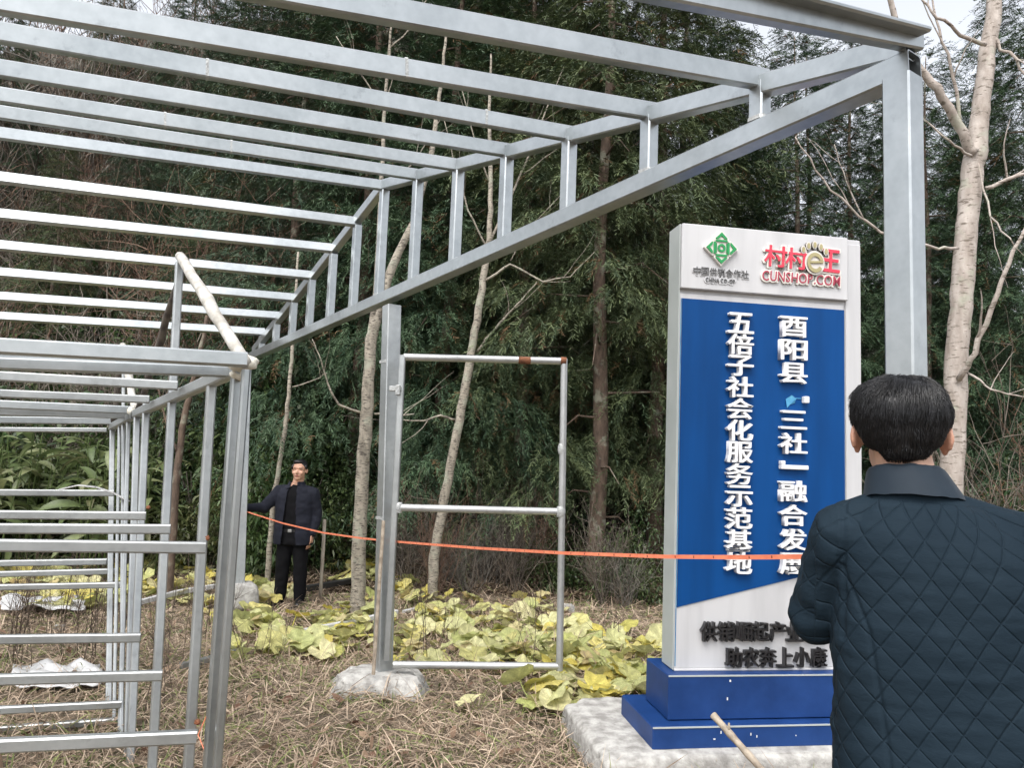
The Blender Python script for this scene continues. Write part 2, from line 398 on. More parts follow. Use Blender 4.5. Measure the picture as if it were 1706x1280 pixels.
MB().box(hc, (0.085, 0.03, 0.035), None, 0.004).box(hc + Vector((0.02, -0.02, -0.01)), (0.03, 0.03, 0.07), None, 0.004).build('hinge', M['weld'], gate)
# lath leaning on the post
lb = at(622, 1125, 5.0)
o = beam('wooden_lath', lb, at(639, 868, 5.08), 0.024, 0.012, M['bamboo'], None, up=(0, 1, 0), hollow=0)
tag(o, 'thin wooden lath standing on the footing and leaning against the middle post', 'lath')

# ================================================================== LOW SHED FRAME ON THE LEFT
SA = at(404, 606, 2.7); SC_ = at(186, 712, 5.55)
shed = empty('low_steel_shed_frame', (SA.x, SA.y, gz(SA.x, SA.y)),
             'low steel shed skeleton on the left with two small gables and many horizontal rails', 'shed frame')
sdv = Vector((SC_.x - SA.x, SC_.y - SA.y, 0)).normalized(); sn = Vector((sdv.y, -sdv.x, 0))
rdir = Vector((-0.945, -0.326, 0))
def sp(px, py): return on_plane(px, py, SA, sn)
def spost(px0, y0, px1, y1, wd, mat=M['steel_dull'], name='post'):
    t = sp(px0, y0); q = sp(px1, y1); d = (q - t).normalized(); k = (t.z - gz(t.x, t.y) + .02) / -d.z
    return beam(name, t + d * k, t, wd, wd, mat, shed, up=sdv)
def rail(px, py, lx, ly, wd, ht, mat=M['steel_dull'], name='rail', off=0.0, ln=3.2, up=(0, 0, 1)):
    p0 = on_plane(px, py, SA + sn * off, sn); q = on_plane(lx, ly, p0, Vector((rdir.y, -rdir.x, 0))); d = (q - p0).normalized()
    return beam(name, p0, p0 + d * ln, wd, ht, mat, shed, up=up)
# corner posts: A is two tubes side by side
spost(396, 612, 349, 1275, 0.040, M['steel']); spost(410, 616, 362, 1275, 0.028, M['steel'])
spost(228, 692, 214, 1190, 0.036); spost(214, 696, 201, 1190, 0.026)
spost(187, 714, 182, 1100, 0.034); spost(199, 706, 192, 1100, 0.02)
spost(353, 632, 317, 1225, 0.036); spost(299, 438, 254, 1270, 0.038); spost(244, 668, 221, 1180, 0.038)
# eave beam from corner A to corner B and on to C
beam('eave_beam', sp(404, 612), sp(226, 690), 0.045, 0.05, M['steel_dull'], shed)
beam('eave_beam', sp(224, 692), sp(186, 712), 0.045, 0.05, M['steel_dull'], shed)
# rails
for (px, py, lx, ly, wd, ht, off, mt) in [
        (412, 600, 0, 577, .05, .05, -.02, 'steel'), (395, 614, 0, 593, .05, .05, .03, 'steel'), (388, 620, 0, 606, .036, .042, .0, 'steel'),
        (296, 643, 0, 627, .036, .042, -.037, 'steel_dull'), (249, 666, 0, 656, .036, .042, -.037, 'steel_dull'),
        (222, 684, 0, 674, .05, .05, 0, 'steel'), (220, 692, 0, 686, .05, .05, .02, 'steel'),
        (188, 702, 0, 700, .05, .05, .0, 'steel'), (178, 717, 0, 716, .045, .036, .042, 'steel_dull'),
        (343, 913, 0, 909, .036, .042, -.037, 'steel_dull'), (284, 882, 0, 881, .036, .042, -.037, 'steel_dull'), (243, 860, 0, 858, .036, .042, -.037, 'steel_dull'),
        (328, 1228, 0, 1243, .036, .044, -.037, 'steel_dull'), (270, 1126, 0, 1133, .036, .042, -.037, 'steel_dull'), (234, 1063, 0, 1066, .036, .042, -.037, 'steel_dull'),
        (190, 822, 0, 821, .036, .042, .0, 'steel_dull'), (178, 936, 0, 939, .04, .04, .0, 'steel_dull'), (192, 952, 0, 957, .04, .036, .042, 'steel_dull'),
        (203, 975, 0, 979, .04, .036, .042, 'steel_dull'), (203, 1174, 0, 1184, .036, .04, .0, 'steel_dull'), (205, 1201, 0, 1216, .04, .036, .042, 'steel_dull')]:
    rail(px, py, lx, ly, wd, ht, M[mt], off=off)
# little gables: white peeled pole, dark pole
def pole(name, a, b, r0, r1, mat, seed):
    pts = []; n = 9; rr = random.Random(seed); rad = []
    for i in range(n):
        t = i / (n - 1); p = a.lerp(b, t) + Vector((rr.uniform(-1, 1), rr.uniform(-1, 1), rr.uniform(-1, 1))) * 0.006
        pts.append(p); rad.append((r0 + (r1 - r0) * t) * (1.18 if i in (4,) else rr.uniform(.94, 1.04)))
    return MB().tube(pts, rad, 12).build(name, mat, shed, smooth=True)
apA = sp(301, 428)
pole('gable_pole', apA, sp(410, 604), .026, .024, M['white_pole'], 1)
pole('gable_pole', apA + sn * .02, sp(232, 684), .018, .02, M['dark_pole'], 2)
apB = sp(205, 575)
pole('gable_pole', apB, sp(224, 684), .022, .022, M['white_pole'], 3)
pole('gable_pole', apB, sp(188, 706), .018, .02, M['dark_pole'], 4)
spost(206, 578, 203, 1140, 0.022)
def foam(c, r, seed, sq=(1, 1, 1)):
    bm = bmesh.new(); bmesh.ops.create_icosphere(bm, subdivisions=3, radius=1)
    for v in bm.verts:
        n = 1 + 0.35 * mnoise.noise(v.co * 1.6 + Vector((seed, 0, 0))) + 0.12 * mnoise.noise(v.co * 5 + Vector((seed, 1, 0)))
        v.co = Vector((v.co.x * sq[0], v.co.y * sq[1], v.co.z * sq[2])) * n * r
    me = bpy.data.meshes.new('joint_foam'); bm.to_mesh(me); bm.free(); me.materials.append(M['foam'])
    me.polygons.foreach_set('use_smooth', [True] * len(me.polygons))
    return obj('joint_foam', me, shed, Vector(c) - shed.location)
foam(sp(404, 604), .046, 1, (1.15, 1, .75)); foam(sp(400, 622), .03, 2, (1.1, 1, .9)); foam(apA, .026, 3, (1, 1, .8)); foam(sp(223, 685), .035, 4)
foam(sp(186, 708), .03, 6)
for c in (sp(338, 897), sp(322, 1205), sp(242, 846)): foam(c + sn * .015, .011, 7).data.materials[0] = M['rust']

# loose curved strip lying on a shed rail
pts = [at(x, y, Y) for x, y, Y in ((100, 816, 4.72), (130, 809, 4.74), (160, 812, 4.76), (188, 821, 4.8), (215, 836, 4.84))]
mb = MB()
for a, b in zip(pts[:-1], pts[1:]): mb.prism(rect(.045, .008, .001), a, b, (0, 0, 1))
tag(mb.build('bent_strip', M['white_plastic']), 'bent pale strip lying across a rail of the low shed frame', 'strip')

# loose pink string tied to the lowest front rail
q = sp(318, 1195) + sn * .06; st = MB()
st.tube([q, at(330, 1225, q.y - .05), at(342, 1255, q.y - .1), at(352, 1292, q.y - .15)], .0022, 5)
tag(st.build('string', M['tape'], None, smooth=True), 'thin red string hanging from the lowest rail at the shed corner', 'string')
# ================================================================== ROADSIDE SIGN
SG = at(1122, 1117, 4.15)                                     # front lower left corner of the panel
sgx = Vector((1, 0.16, 0)).normalized(); sgn = Vector((sgx.y, -sgx.x, 0))   # along the face, out of the face
SW, SH, SD = 1.12, 2.46, 0.16
sgb = SG - Vector((0, 0, 0.35))
sign = empty('roadside_sign', sgb, 'tall white and blue information sign with raised Chinese letters on a stepped blue base', 'sign')
Rs = Matrix((sgx, -sgn, Vector((0, 0, 1)))).transposed()      # columns: right, back, up
def sg(u, v, o=0.0): return SG + sgx * u + sgn * o + Vector((0, 0, v))
def slab(name, u0, u1, v0, v1, o0, o1, mat, parent=sign, bev=0.003):
    c = sg((u0 + u1) / 2, (v0 + v1) / 2, (o0 + o1) / 2)
    return MB().box(c, (u1 - u0, o1 - o0, v1 - v0), Rs, bev).build(name, mat, parent)
UL = 0.055                                                     # left edge strip set back
slab('panel', 0, SW, 0.0, SH, -SD, -0.012, M['sign_white'])
face = slab('face_sheet', 0.0, 1.005, 0.008, SH - 0.40, -0.010, 0.0, M['sign_white'])
slab('side_trim', -0.007, -0.001, 0.0, SH, -SD - .002, 0.004, M['sign_side'])
slab('side_strip', 1.02, SW - .002, 0.008, SH - 0.03, -0.010, -0.004, M['sign_white'])
head = slab('header_board', 0.0, 1.02, SH - 0.375, SH - 0.002, -0.010, 0.022, M['sign_white'], bev=0.004)
# blue panel with the slanted lower edge
vs = [(0.012, 0.33), (1.005, 0.565), (1.005, SH - 0.43), (0.012, SH - 0.43)]
vsf = [sg(u, v, .006) for u, v in vs] + [sg(u, v, .001) for u, v in vs]
blue = MB().add(vsf, [(0, 1, 2, 3), (7, 6, 5, 4), (0, 4, 5, 1), (1, 5, 6, 2), (2, 6, 7, 3), (3, 7, 4, 0)]).build('blue_panel', M['blue'], sign)
slab('edge_light_strip', 0.005, 0.009, 0.02, SH - 0.43, 0.001, 0.005, M['cyan'])
# stepped base
slab('base_step', -0.06, SW + 0.06, -0.232, -0.004, -SD - 0.10, 0.085, M['base_blue'], bev=0.005)
slab('base_step', -0.17, SW + 0.17, -0.35, -0.236, -SD - 0.20, 0.165, M['base_blue'], bev=0.006)
for (u0, u1, v, o) in ((-0.06, SW + .06, -0.008, .0875), (-0.17, SW + .17, -0.240, .1675)):
    slab('edge_trim', u0, u1, v - .003, v + .004, o - .004, o + .002, M['sign_side'], bev=0)
slab('weld_bead', 0, SW, -0.004, 0.008, -0.012, 0.012, M['sign_white'])
# small chips in the base paint
for k in range(8):
    u = rnd.uniform(.1, .9); low = rnd.random() < .6
    v = rnd.uniform(-.335, -.26) if low else rnd.uniform(-.21, -.03); o = .1665 if low else .0865
    slab('paint_chip', u, u + rnd.uniform(.004, .012), v, v + rnd.uniform(.005, .02), o, o + .0012, M['letter_white'], bev=0)

# text helpers: every character is turned into its own mesh
_fc = {}
def glyph(ch, bold, ext, mat, bev=0.0):
    key = (ch, bold, ext, mat.name)
    if key not in _fc:
        cu = bpy.data.curves.new('character', 'FONT'); cu.body = ch; cu.size = 1.0; cu.offset = bold if bold <= .0125 else bold * .42; cu.extrude = ext
        cu.resolution_u = 3; cu.fill_mode = 'BOTH'
        to = bpy.data.objects.new('tmp', cu); C.objects.link(to)
        dg = bpy.context.evaluated_depsgraph_get(); dg.update()
        me = bpy.data.meshes.new_from_object(to.evaluated_get(dg)); bpy.data.objects.remove(to)
        if bold > .0125:                                       # heavy type: slightly shifted copies of the outline
            bm = bmesh.new(); bm.from_mesh(me); src = bm.verts[:] + bm.edges[:] + bm.faces[:]; h = bold * 0.62
            for q, (dx, dy) in enumerate(((h, h * .35), (-h, -h * .35), (h * .5, -h * .5), (-h * .5, h * .5))):
                r = bmesh.ops.duplicate(bm, geom=src); vv = [x for x in r['geom'] if isinstance(x, bmesh.types.BMVert)]
                for x in vv: x.co += Vector((dx, dy, -.0006 * (q + 1)))
            bm.to_mesh(me); bm.free()
        me.name = 'character'; me.materials.clear(); me.materials.append(mat)
        co = np.empty(len(me.vertices) * 3, np.float32); me.vertices.foreach_get('co', co); co = co.reshape(-1, 3)
        lo, hi = (co.min(0), co.max(0)) if len(co) else (np.zeros(3), np.ones(3))
        _fc[key] = (me, lo, hi)
    return _fc[key]
Rt = Matrix((sgx, Vector((0, 0, 1)), sgn)).transposed()       # glyph axes: x right, y up, z out
def put(ch, u, v, wd, ht, o, mat, bold=0.0, ext=0.05, depth=0.03, name='character', parent=sign, fit=True, slant=0.0):
    """fit glyph ch into the box centred (u, v) of size wd x ht, standing proud by depth from offset o"""
    me, lo, hi = glyph(ch, bold, ext, mat)
    ctr = (lo + hi) / 2; sz = hi - lo
    sx, sy = (wd / sz[0], ht / sz[1]) if fit else (wd, ht)
    sz_ = depth / max(sz[2], 1e-6)
    ob = obj(name, me, parent)
    Mx = Matrix(((sx, slant * sy, 0), (0, sy, 0), (0, 0, sz_)))
    T = Rt @ Mx
    loc = sg(u, v, o + depth / 2) - T @ Vector(ctr) - parent_off(parent)
    ob.matrix_local = Matrix.Translation(loc) @ T.to_4x4()
    return ob
# left column: twelve characters, right column
BO = 0.006
colL = '五倍子社会化服务示范基地'; v0, v1 = SH - 0.555, 0.575
for i, ch in enumerate(colL):
    v = v0 + (v1 - v0) * i / (len(colL) - 1)
    hw = 0.155; put(ch, 0.350, v, hw, 0.118, BO, M['letter_white'], 0.019, 0.05, 0.035, parent=blue)
colR = [('酉', 0), ('阳', 1), ('县', 2), ('三', 4), ('社', 5), ('」', 6), ('融', 7), ('合', 8), ('发', 9), ('展', 10)]
v0, v1 = SH - 0.555, 0.575
for ch, i in colR:
    v = v0 + (v1 - v0) * i / 10
    if ch == '」':
        slab('character', 0.597, 0.762, v - .012, v + .012, BO, BO + .035, M['letter_white'], blue)
        slab('character', 0.597, 0.622, v + .0125, v + .035, BO, BO + .035, M['letter_white'], blue); continue
    put(ch, 0.672, v, 0.165 if ch != '三' else 0.158, 0.118 if ch != '三' else .105, BO, M['letter_white'], 0.019, 0.05, 0.035, parent=blue)
vq = v0 + (v1 - v0) * 3.12 / 10
slab('character', 0.737, 0.767, vq - .018, vq + .02, BO, BO + .035, M['letter_white'], blue)
# torn blue film where the bracket letter broke off
mb = MB()
fl = [(.637, .0), (.672, .025), (.697, .005), (.662, -.03), (.642, -.05), (.692, -.02)]
P3 = [sg(u, vq + dv, BO + .004 + .012 * ((i * 37) % 5) / 5) for i, (u, dv) in enumerate(fl)]
mb.add(P3, [(0, 1, 3), (1, 2, 3), (3, 4, 0), (2, 5, 3)]); mb.build('torn_film', M['cyan'], blue)
slab('torn_film', 0.692, 0.734, vq + .006, vq + .011, BO, BO + .004, M['cyan'], blue, bev=0)
# slogan in black
for i, ch in enumerate('供销崛起产业振兴'): put(ch, 0.19 + i * 0.1, 0.205 , 0.094, 0.105, 0.0, M['letter_black'], 0.018, 0.05, 0.03, parent=face)
for i, ch in enumerate('助农奔上小康'): put(ch, 0.335 + i * 0.1, 0.068, 0.094, 0.105, 0.0, M['letter_black'], 0.018, 0.05, 0.03, parent=face)
# header: left mark
HO = 0.022; hy = SH - 0.19
for i, ch in enumerate('中国供销合作社'):
    put(ch, 0.088 + i * 0.048, hy - .082, .043, .046, HO + .0045, M['letter_grey'], 0.006, 0.05, .003, parent=head)
    put(ch, 0.088 + i * 0.048, hy - .082, .054, .057, HO, M['sign_white'], 0.06, 0.05, .0043, name='letter_backing', parent=head)
def word(txt, u0, u1, v, ht, o, mat, bold, depth, slant=0.0, name='character', back=None):
    gl = [(ch, glyph(ch, bold, .05, mat)) for ch in txt if ch != ' ']; k = ht / 0.72
    ws = sum((q[2][0] - q[1][0]) for _, q in gl); gaps = .15 * (len(txt) - 1); kx = (u1 - u0) / (ws + gaps); u = u0
    for ch in txt:
        if ch == ' ': u += .15 * kx; continue
        me, lo, hi = glyph(ch, bold, .05, mat)
        wd = (hi[0] - lo[0]) * kx; hh = (hi[1] - lo[1]) * k; vc = v + ((lo[1] + hi[1]) / 2) * k
        put(ch, u + wd / 2, vc, wd, hh, o, mat, bold, .05, depth, slant=slant, name=name, parent=head)
        if back: put(ch, u + wd / 2, vc, wd + .018, hh + .018, HO, back, bold + .05, .05, o - HO - .0003, slant=slant, name='letter_backing', parent=head)
        u += wd + .15 * kx
word('CHINA CO-OP', 0.14, 0.315, hy - .140, .024, HO + .0045, M['letter_grey'], .008, .003, back=M['sign_white'])
# the green cross-shaped mark
gm = MB(); bk = MB(); gu, gv, gs = 0.225, hy + .055, .095
def quad3(mb, pts, o0, o1):
    n = len(pts); a = [sg(gu + x * gs, gv + y * gs, o1) for x, y in pts] + [sg(gu + x * gs, gv + y * gs, o0) for x, y in pts]
    mb.add(a, [tuple(range(n))] + [(i, n + i, n + (i + 1) % n, (i + 1) % n) for i in range(n)])
def rot4(pts, k):
    for _ in range(k): pts = [(-y, x) for x, y in pts]
    return pts
for k in range(4):
    quad3(bk, rot4([(-.47, .30), (.47, .30), (.47, .58), (0, 1.08), (-.47, .58)], k), HO, HO + .020)
    quad3(gm, rot4([(-.36, .56), (-.20, .56), (0, .74), (.20, .56), (.36, .56), (.36, .60), (0, .96), (-.36, .60)], k), HO + .0202, HO + .026)
    quad3(gm, rot4([(-.36, .38), (.36, .38), (.36, .50), (-.36, .50)], k), HO + .0202, HO + .026)
quad3(bk, [(-.5, -.4), (.5, -.4), (.5, .4), (-.5, .4)], HO, HO + .019)
bk.build('emblem_backing', M['cream'], head)
def ringseg(mb, r0, r1, a0, a1, o0, o1, n=20, cu=None, cv=None, s=None, ev=1.0):
    cu = gu if cu is None else cu; cv = gv if cv is None else cv; s = gs if s is None else s
    for i in range(n):
        t0 = a0 + (a1 - a0) * i / n; t1 = a0 + (a1 - a0) * (i + 1) / n
        q = [(r0 * math.cos(t0), r0 * math.sin(t0) * ev), (r1 * math.cos(t0), r1 * math.sin(t0) * ev), (r1 * math.cos(t1), r1 * math.sin(t1) * ev), (r0 * math.cos(t1), r0 * math.sin(t1) * ev)]
        a = [sg(cu + x * s, cv + y * s, o1) for x, y in q] + [sg(cu + x * s, cv + y * s, o0) for x, y in q]
        mb.add(a, [(0, 1, 2, 3), (0, 4, 5, 1), (2, 6, 7, 3)])
ringseg(gm, .12, .25, 0, 2 * math.pi, HO + .0192, HO + .026)
for s in (-1, 1): quad3(gm, [(s * .33 - .03, -.28), (s * .33 + .03, -.28), (s * .33 + .03, .28), (s * .33 - .03, .28)], HO + .0192, HO + .026)
gm.build('emblem', M['green'], head)
# header: right mark
mu, mv = 0.47, hy + .01
for ch, u_, v_, w_, h_ in (('村', .090, .030, .135, .125), ('村', .218, .026, .135, .125), ('王', .432, .030, .115, .135)):
    put(ch, mu + u_, mv + v_, w_, h_, HO + .011, M['red'], .014 if ch == '村' else .03, .05, .006, slant=.10, parent=head)
    put(ch, mu + u_, mv + v_, w_ + .022, h_ + .022, HO, M['cream'], .06, .05, .0107, slant=.10, name='letter_backing', parent=head)
for (cu, cv, r) in ((mu + .090 + .018, mv + .015, .013), (mu + .218 + .018, mv + .010, .013)):
    mb = MB(); ringseg(mb, 0.0, 1.0, 0, 2 * math.pi, HO + .0172, HO + .019, 16, cu, cv, r); mb.build('dot', M['khaki'], head)
eb = MB(); ringseg(eb, 0, 1.0, 0, 2 * math.pi, HO, HO + .024, 28, mu + .325, mv + .005, .062, 1.15); eb.build('letter_backing', M['cream'], head)
mb = MB(); cu, cv = mu + .325, mv + .005
ringseg(mb, 0.55, 0.88, R(15), R(325), HO + .0245, HO + .032, 30, cu, cv, .058, 1.15)
quad_e = [(-.6, -.1), (.86, .02), (.86, .24), (-.6, .12)]
a = [sg(cu + x * .058, cv + y * .058, HO + .032) for x, y in quad_e] + [sg(cu + x * .058, cv + y * .058, HO + .0245) for x, y in quad_e]
mb.add(a, [(0, 1, 2, 3), (0, 4, 5, 1), (1, 5, 6, 2), (2, 6, 7, 3), (3, 7, 4, 0)]); mb.build('character', M['khaki'], head)
for k in range(5):                                             # small rays above the letter
    t = R(140 - k * 25); r = .092
    c2 = (mu + .325 + math.cos(t) * r, mv + .018 + math.sin(t) * r)
    mb = MB(); ringseg(mb, 0, 1, 0, 2 * math.pi, HO, HO + .024, 12, c2[0], c2[1], .016, 1.5); mb.build('letter_backing', M['cream'], head)
    mb = MB(); ringseg(mb, 0, 1, 0, 2 * math.pi, HO + .0245, HO + .028, 12, c2[0], c2[1], .010, 1.7); mb.build('ray', M['khaki'], head)
word('CUNSHOP.COM', mu + .01, mu + .49, mv - .116, .058, HO + .011, M['maroon'], .004, .004, slant=.12, back=M['cream'])
# rough concrete block under the sign
c = sg(SW / 2 - .03, 0, -.22)
cb = lump('concrete_block', (c.x, c.y, sgb.z - 0.335), 2.0, 0.98, 0.34, M['concrete'], 'rough pale concrete block under the blue sign base', 'concrete block', 9,
          rotz=math.atan2(sgx.y, sgx.x), n=96, amp=.05, taper=.02, e=.16)
# bamboo stick resting on the block
mb = MB(); a = at(1188, 1192, 3.86); b = at(1268, 1282, 3.62); pts = [a.lerp(b, t / 8) for t in range(9)]
mb.tube(pts, [.016 if i % 3 else .019 for i in range(9)], 10)
mb.tube([a.lerp(b, .35), a.lerp(b, .33) + Vector((.0, -.01, .045))], [.008, .005], 6)
b2 = a.lerp(b, 1.9)
mb.tube([b, a.lerp(b, 1.5), b2], [.017, .018, .016], 10)
tag(mb.build('bamboo_stick', M['bamboo'], None, smooth=True), 'dry bamboo stick leaning on the blue sign base in front', 'stick')
# ================================================================== VEGETATION
def leaf_mat(name, trans=0.3, rough=0.55, objrand=None, spec=0.35):
    m, nt, b = new_mat(name)
    at_ = nnode(nt, 'ShaderNodeAttribute'); at_.attribute_name = 'Col'; col = at_.outputs['Color']
    if objrand:
        oi = nt.nodes.new('ShaderNodeObjectInfo')
        col = mixc(nt, 1.0, col, ramp(nt, oi.outputs['Random'], objrand), 'MULTIPLY')
    if objrand:
        n = tex_noise(nt, 9, 2); col = mixc(nt, 1.0, col, ramp(nt, n, [(0.3, g3(0.8)), (0.7, g3(1.15))]), 'MULTIPLY')
    nt.links.new(col, b.inputs['Base Color']); b.inputs['Roughness'].default_value = rough
    b.inputs['Specular IOR Level'].default_value = spec
    if trans:
        tr = nt.nodes.new('ShaderNodeBsdfTranslucent'); nt.links.new(col, tr.inputs['Color'])
        mx = nt.nodes.new('ShaderNodeMixShader'); mx.inputs[0].default_value = trans
        nt.links.new(b.outputs[0], mx.inputs[1]); nt.links.new(tr.outputs[0], mx.inputs[2])
        nt.links.new(mx.outputs[0], nt.nodes['Material Output'].inputs['Surface'])
    return m
M['needle'] = leaf_mat('cedar_needles', 0.0, 0.6)
M['leaf'] = leaf_mat('broad_leaves', 0.25, 0.4)
M['straw'] = leaf_mat('dry_straw', 0.2, 0.8, spec=0.15)
M['twig'] = leaf_mat('dry_twigs', 0.0, 0.85, spec=0.2)
M['yleaf'] = leaf_mat('yellowing_leaves', 0.35, 0.55, [(0.0, (0.62, 0.58, 0.26)), (0.18, (0.45, 0.48, 0.21)), (0.36, (0.66, 0.64, 0.36)), (0.55, (0.66, 0.55, 0.13)), (0.72, (0.42, 0.45, 0.17)), (0.88, (0.68, 0.64, 0.38)), (1.0, (0.42, 0.32, 0.15))])
M['gleaf'] = leaf_mat('long_green_leaves', 0.3, 0.45, [(0, (0.07, 0.10, 0.04)), (0.4, (0.12, 0.155, 0.07)), (0.75, (0.19, 0.22, 0.115)), (1, (0.13, 0.13, 0.07))])
def bark_mat(name, c1, c2, spot, spotc, sc=16):
    m, nt, b = new_mat(name)
    f = tex_noise(nt, sc, 6, stretch=(1, 1, 0.35)); col = ramp(nt, f, [(0.3, c1), (0.7, c2)])
    sp_ = ramp(nt, tex_noise(nt, sc * 1.6, 5, stretch=(0.6, 0.6, 2.2)), [(spot, g3(0)), (spot + 0.07, g3(0.85))])
    col = mixc(nt, sp_, col, spotc)
    li = ramp(nt, tex_noise(nt, 6, 6), [(0.55, g3(0)), (0.65, g3(0.5))]); col = mixc(nt, li, col, (0.34, 0.36, 0.28))
    nt.links.new(col, b.inputs['Base Color']); b.inputs['Roughness'].default_value = 0.85
    bump(nt, b, tex_noise(nt, sc * 2.5, 6, stretch=(1, 1, 0.6)), 0.6, 0.012); return m
M['pale_bark'] = bark_mat('pale_spotted_bark', (0.17, 0.15, 0.12), (0.36, 0.32, 0.26), 0.535, (0.055, 0.045, 0.037), 20)
M['birch_bark'] = bark_mat('pinkish_white_bark', (0.24, 0.20, 0.17), (0.46, 0.41, 0.37), 0.56, (0.10, 0.08, 0.06), 15)
M['cedar_bark'] = bark_mat('brown_cedar_bark', (0.06, 0.04, 0.03), (0.15, 0.105, 0.075), 0.66, (0.05, 0.035, 0.03), 22)

def unit(a): return a / np.maximum(np.linalg.norm(a, axis=-1, keepdims=True), 1e-9)
def blades(base, d, L, W, droop, up=None):
    """thin pointed blades -> V (n*5,3), quads, tris"""
    n = len(base); d = unit(d); up = np.array([0, 0, 1.0]) if up is None else up
    side = np.cross(d, up + 0 * d); bad = np.linalg.norm(side, axis=1) < 0.15
    side[bad] = nr.normal(size=(bad.sum(), 3)); side = unit(side + 0.5 * nr.normal(size=(n, 3))); side = unit(side - d * (side * d).sum(1, keepdims=True))
    L = np.asarray(L)[:, None]; W = np.asarray(W)[:, None]; dz = np.zeros((n, 3)); dz[:, 2] = -np.asarray(droop)
    mid = base + d * L * 0.55 + dz * L * 0.3; tip = base + d * L * 0.95 + dz * L
    V = np.stack([base - side * W * 0.35, base + side * W * 0.35, mid + side * W * 0.5, mid - side * W * 0.5, tip], 1).reshape(-1, 3)
    k = np.arange(n) * 5
    return V, np.stack([k, k + 1, k + 2, k + 3], 1), np.stack([k + 3, k + 2, k + 4], 1)
def strips(P, Wd):
    """P (n,m,3) polylines -> flat ribbons with three-sided section (thin twigs)"""
    n, m, _ = P.shape; t = np.gradient(P, axis=1); t = unit(t)
    a = unit(np.cross(t, np.array([0.31, 0.52, 0.79]) + 0 * t)); b = np.cross(t, a)
    W = np.asarray(Wd).reshape(n, -1, 1) * np.linspace(1, 0.35, m)[None, :, None]
    rings = np.stack([P + a * W, P + (-0.5 * a + 0.87 * b) * W, P + (-0.5 * a - 0.87 * b) * W], 2)      # n,m,3,3
    V = rings.reshape(-1, 3); idx = np.arange(n * m * 3).reshape(n, m, 3); F = []
    for s in range(3):
        s2 = (s + 1) % 3
        F.append(np.stack([idx[:, :-1, s], idx[:, :-1, s2], idx[:, 1:, s2], idx[:, 1:, s]], -1).reshape(-1, 4))
    return V, np.concatenate(F)
def lerpc(a, b, t): return np.asarray(a)[None] * (1 - t[:, None]) + np.asarray(b)[None] * t[:, None]

# ---------------------------------------------------------------- cedars
def cedar_crown(seed, H, h0, Rm, nbr, dens, cA, cB, shoots=26):
    g = np.random.default_rng(seed); BB = []; DD = []; SP = []; TB = []
    for i in range(nbr):
        h = h0 + (H - h0) * (i + g.random()) / nbr * 0.99; f = (h - h0) / (H - h0)
        L = Rm * (1 - f) ** 0.75 * g.uniform(0.65, 1.1) + 0.25; az = i * 2.39996 + g.normal() * 0.3
        out = np.array([math.cos(az), math.sin(az), 0]); lat = np.array([-out[1], out[0], 0])
        rise = g.uniform(0.0, 0.25) + 0.35 * f; sag = g.uniform(0.35, 0.7) * (1 - 0.6 * f)
        ns = max(4, int(dens * L)); t = g.uniform(0.18, 1.0, ns) ** 0.8
        zz = h + L * (rise * t - sag * t ** 2 + 0.12 * t ** 4)
        s = g.uniform(-1, 1, ns) * (0.12 + 0.28 * np.sin(np.pi * np.clip(t, 0, 1)) * L / 1.8)
        pos = out[None] * (L * t)[:, None] + lat[None] * s[:, None]; pos[:, 2] = zz - np.abs(s) * 0.35 + g.normal(0, 0.04, ns)
        dr = out[None] * g.uniform(0.2, 0.9, ns)[:, None] + lat[None] * (np.sign(s) * g.uniform(0.1, 0.8, ns))[:, None]
        dr[:, 2] -= g.uniform(0.1, 1.0, ns) * (1 - 0.7 * f) - 0.3 * f
        BB.append(pos); DD.append(unit(dr)); SP.append(np.full(ns, f)); TB.append(t)
    B = np.concatenate(BB); D = np.concatenate(DD); f = np.concatenate(SP); n = len(B)
    q = np.arange(shoots) / (shoots - 1)
    ax = g.uniform(0.22, 0.44, n)                                   # length of each spray
    up = np.array([0, 0, 1.0]); sd = unit(np.cross(D, up + 0.3 * g.normal(size=(n, 3)))); 
    base = B[:, None] + D[:, None] * (ax[:, None] * q[None])[..., None]
    base[..., 2] -= (0.45 * ax[:, None] * q[None] ** 2)
    sg_ = np.where(np.arange(shoots) % 2 == 0, 1.0, -1.0)[None, :, None]
    dr = D[:, None] * 0.8 + sd[:, None] * sg_ * g.uniform(0.35, 1.0, (n, shoots, 1)) + g.normal(0, 0.25, (n, shoots, 3))
    L = g.uniform(0.055, 0.12, (n, shoots)) * (1.1 - 0.4 * q[None]); W = g.uniform(0.006, 0.0125, (n, shoots))
    V, Q, T = blades(base.reshape(-1, 3), dr.reshape(-1, 3), L.ravel(), W.ravel(), g.uniform(-0.15, 0.35, n * shoots))
    t = np.clip(g.beta(1.4, 1.8, n), 0, 1); c = lerpc(cA, cB, t) * g.uniform(0.75, 1.25, (n, 1))
    dead = g.random(n) < 0.05; c[dead] = np.array([0.13, 0.075, 0.035]) * g.uniform(0.6, 1.2, (dead.sum(), 1))
    col = np.repeat(c, shoots * 5, 0)
    return V, [Q, T], col
def trunk_tube(pts, rad, n=10): 
    mb = MB(); mb.tube(pts, rad, n); return mb
DK = (0.012, 0.026, 0.014); OL = (0.075, 0.085, 0.028); BG = (0.030, 0.058, 0.030); PG = (0.055, 0.085, 0.032)
crowns = {}
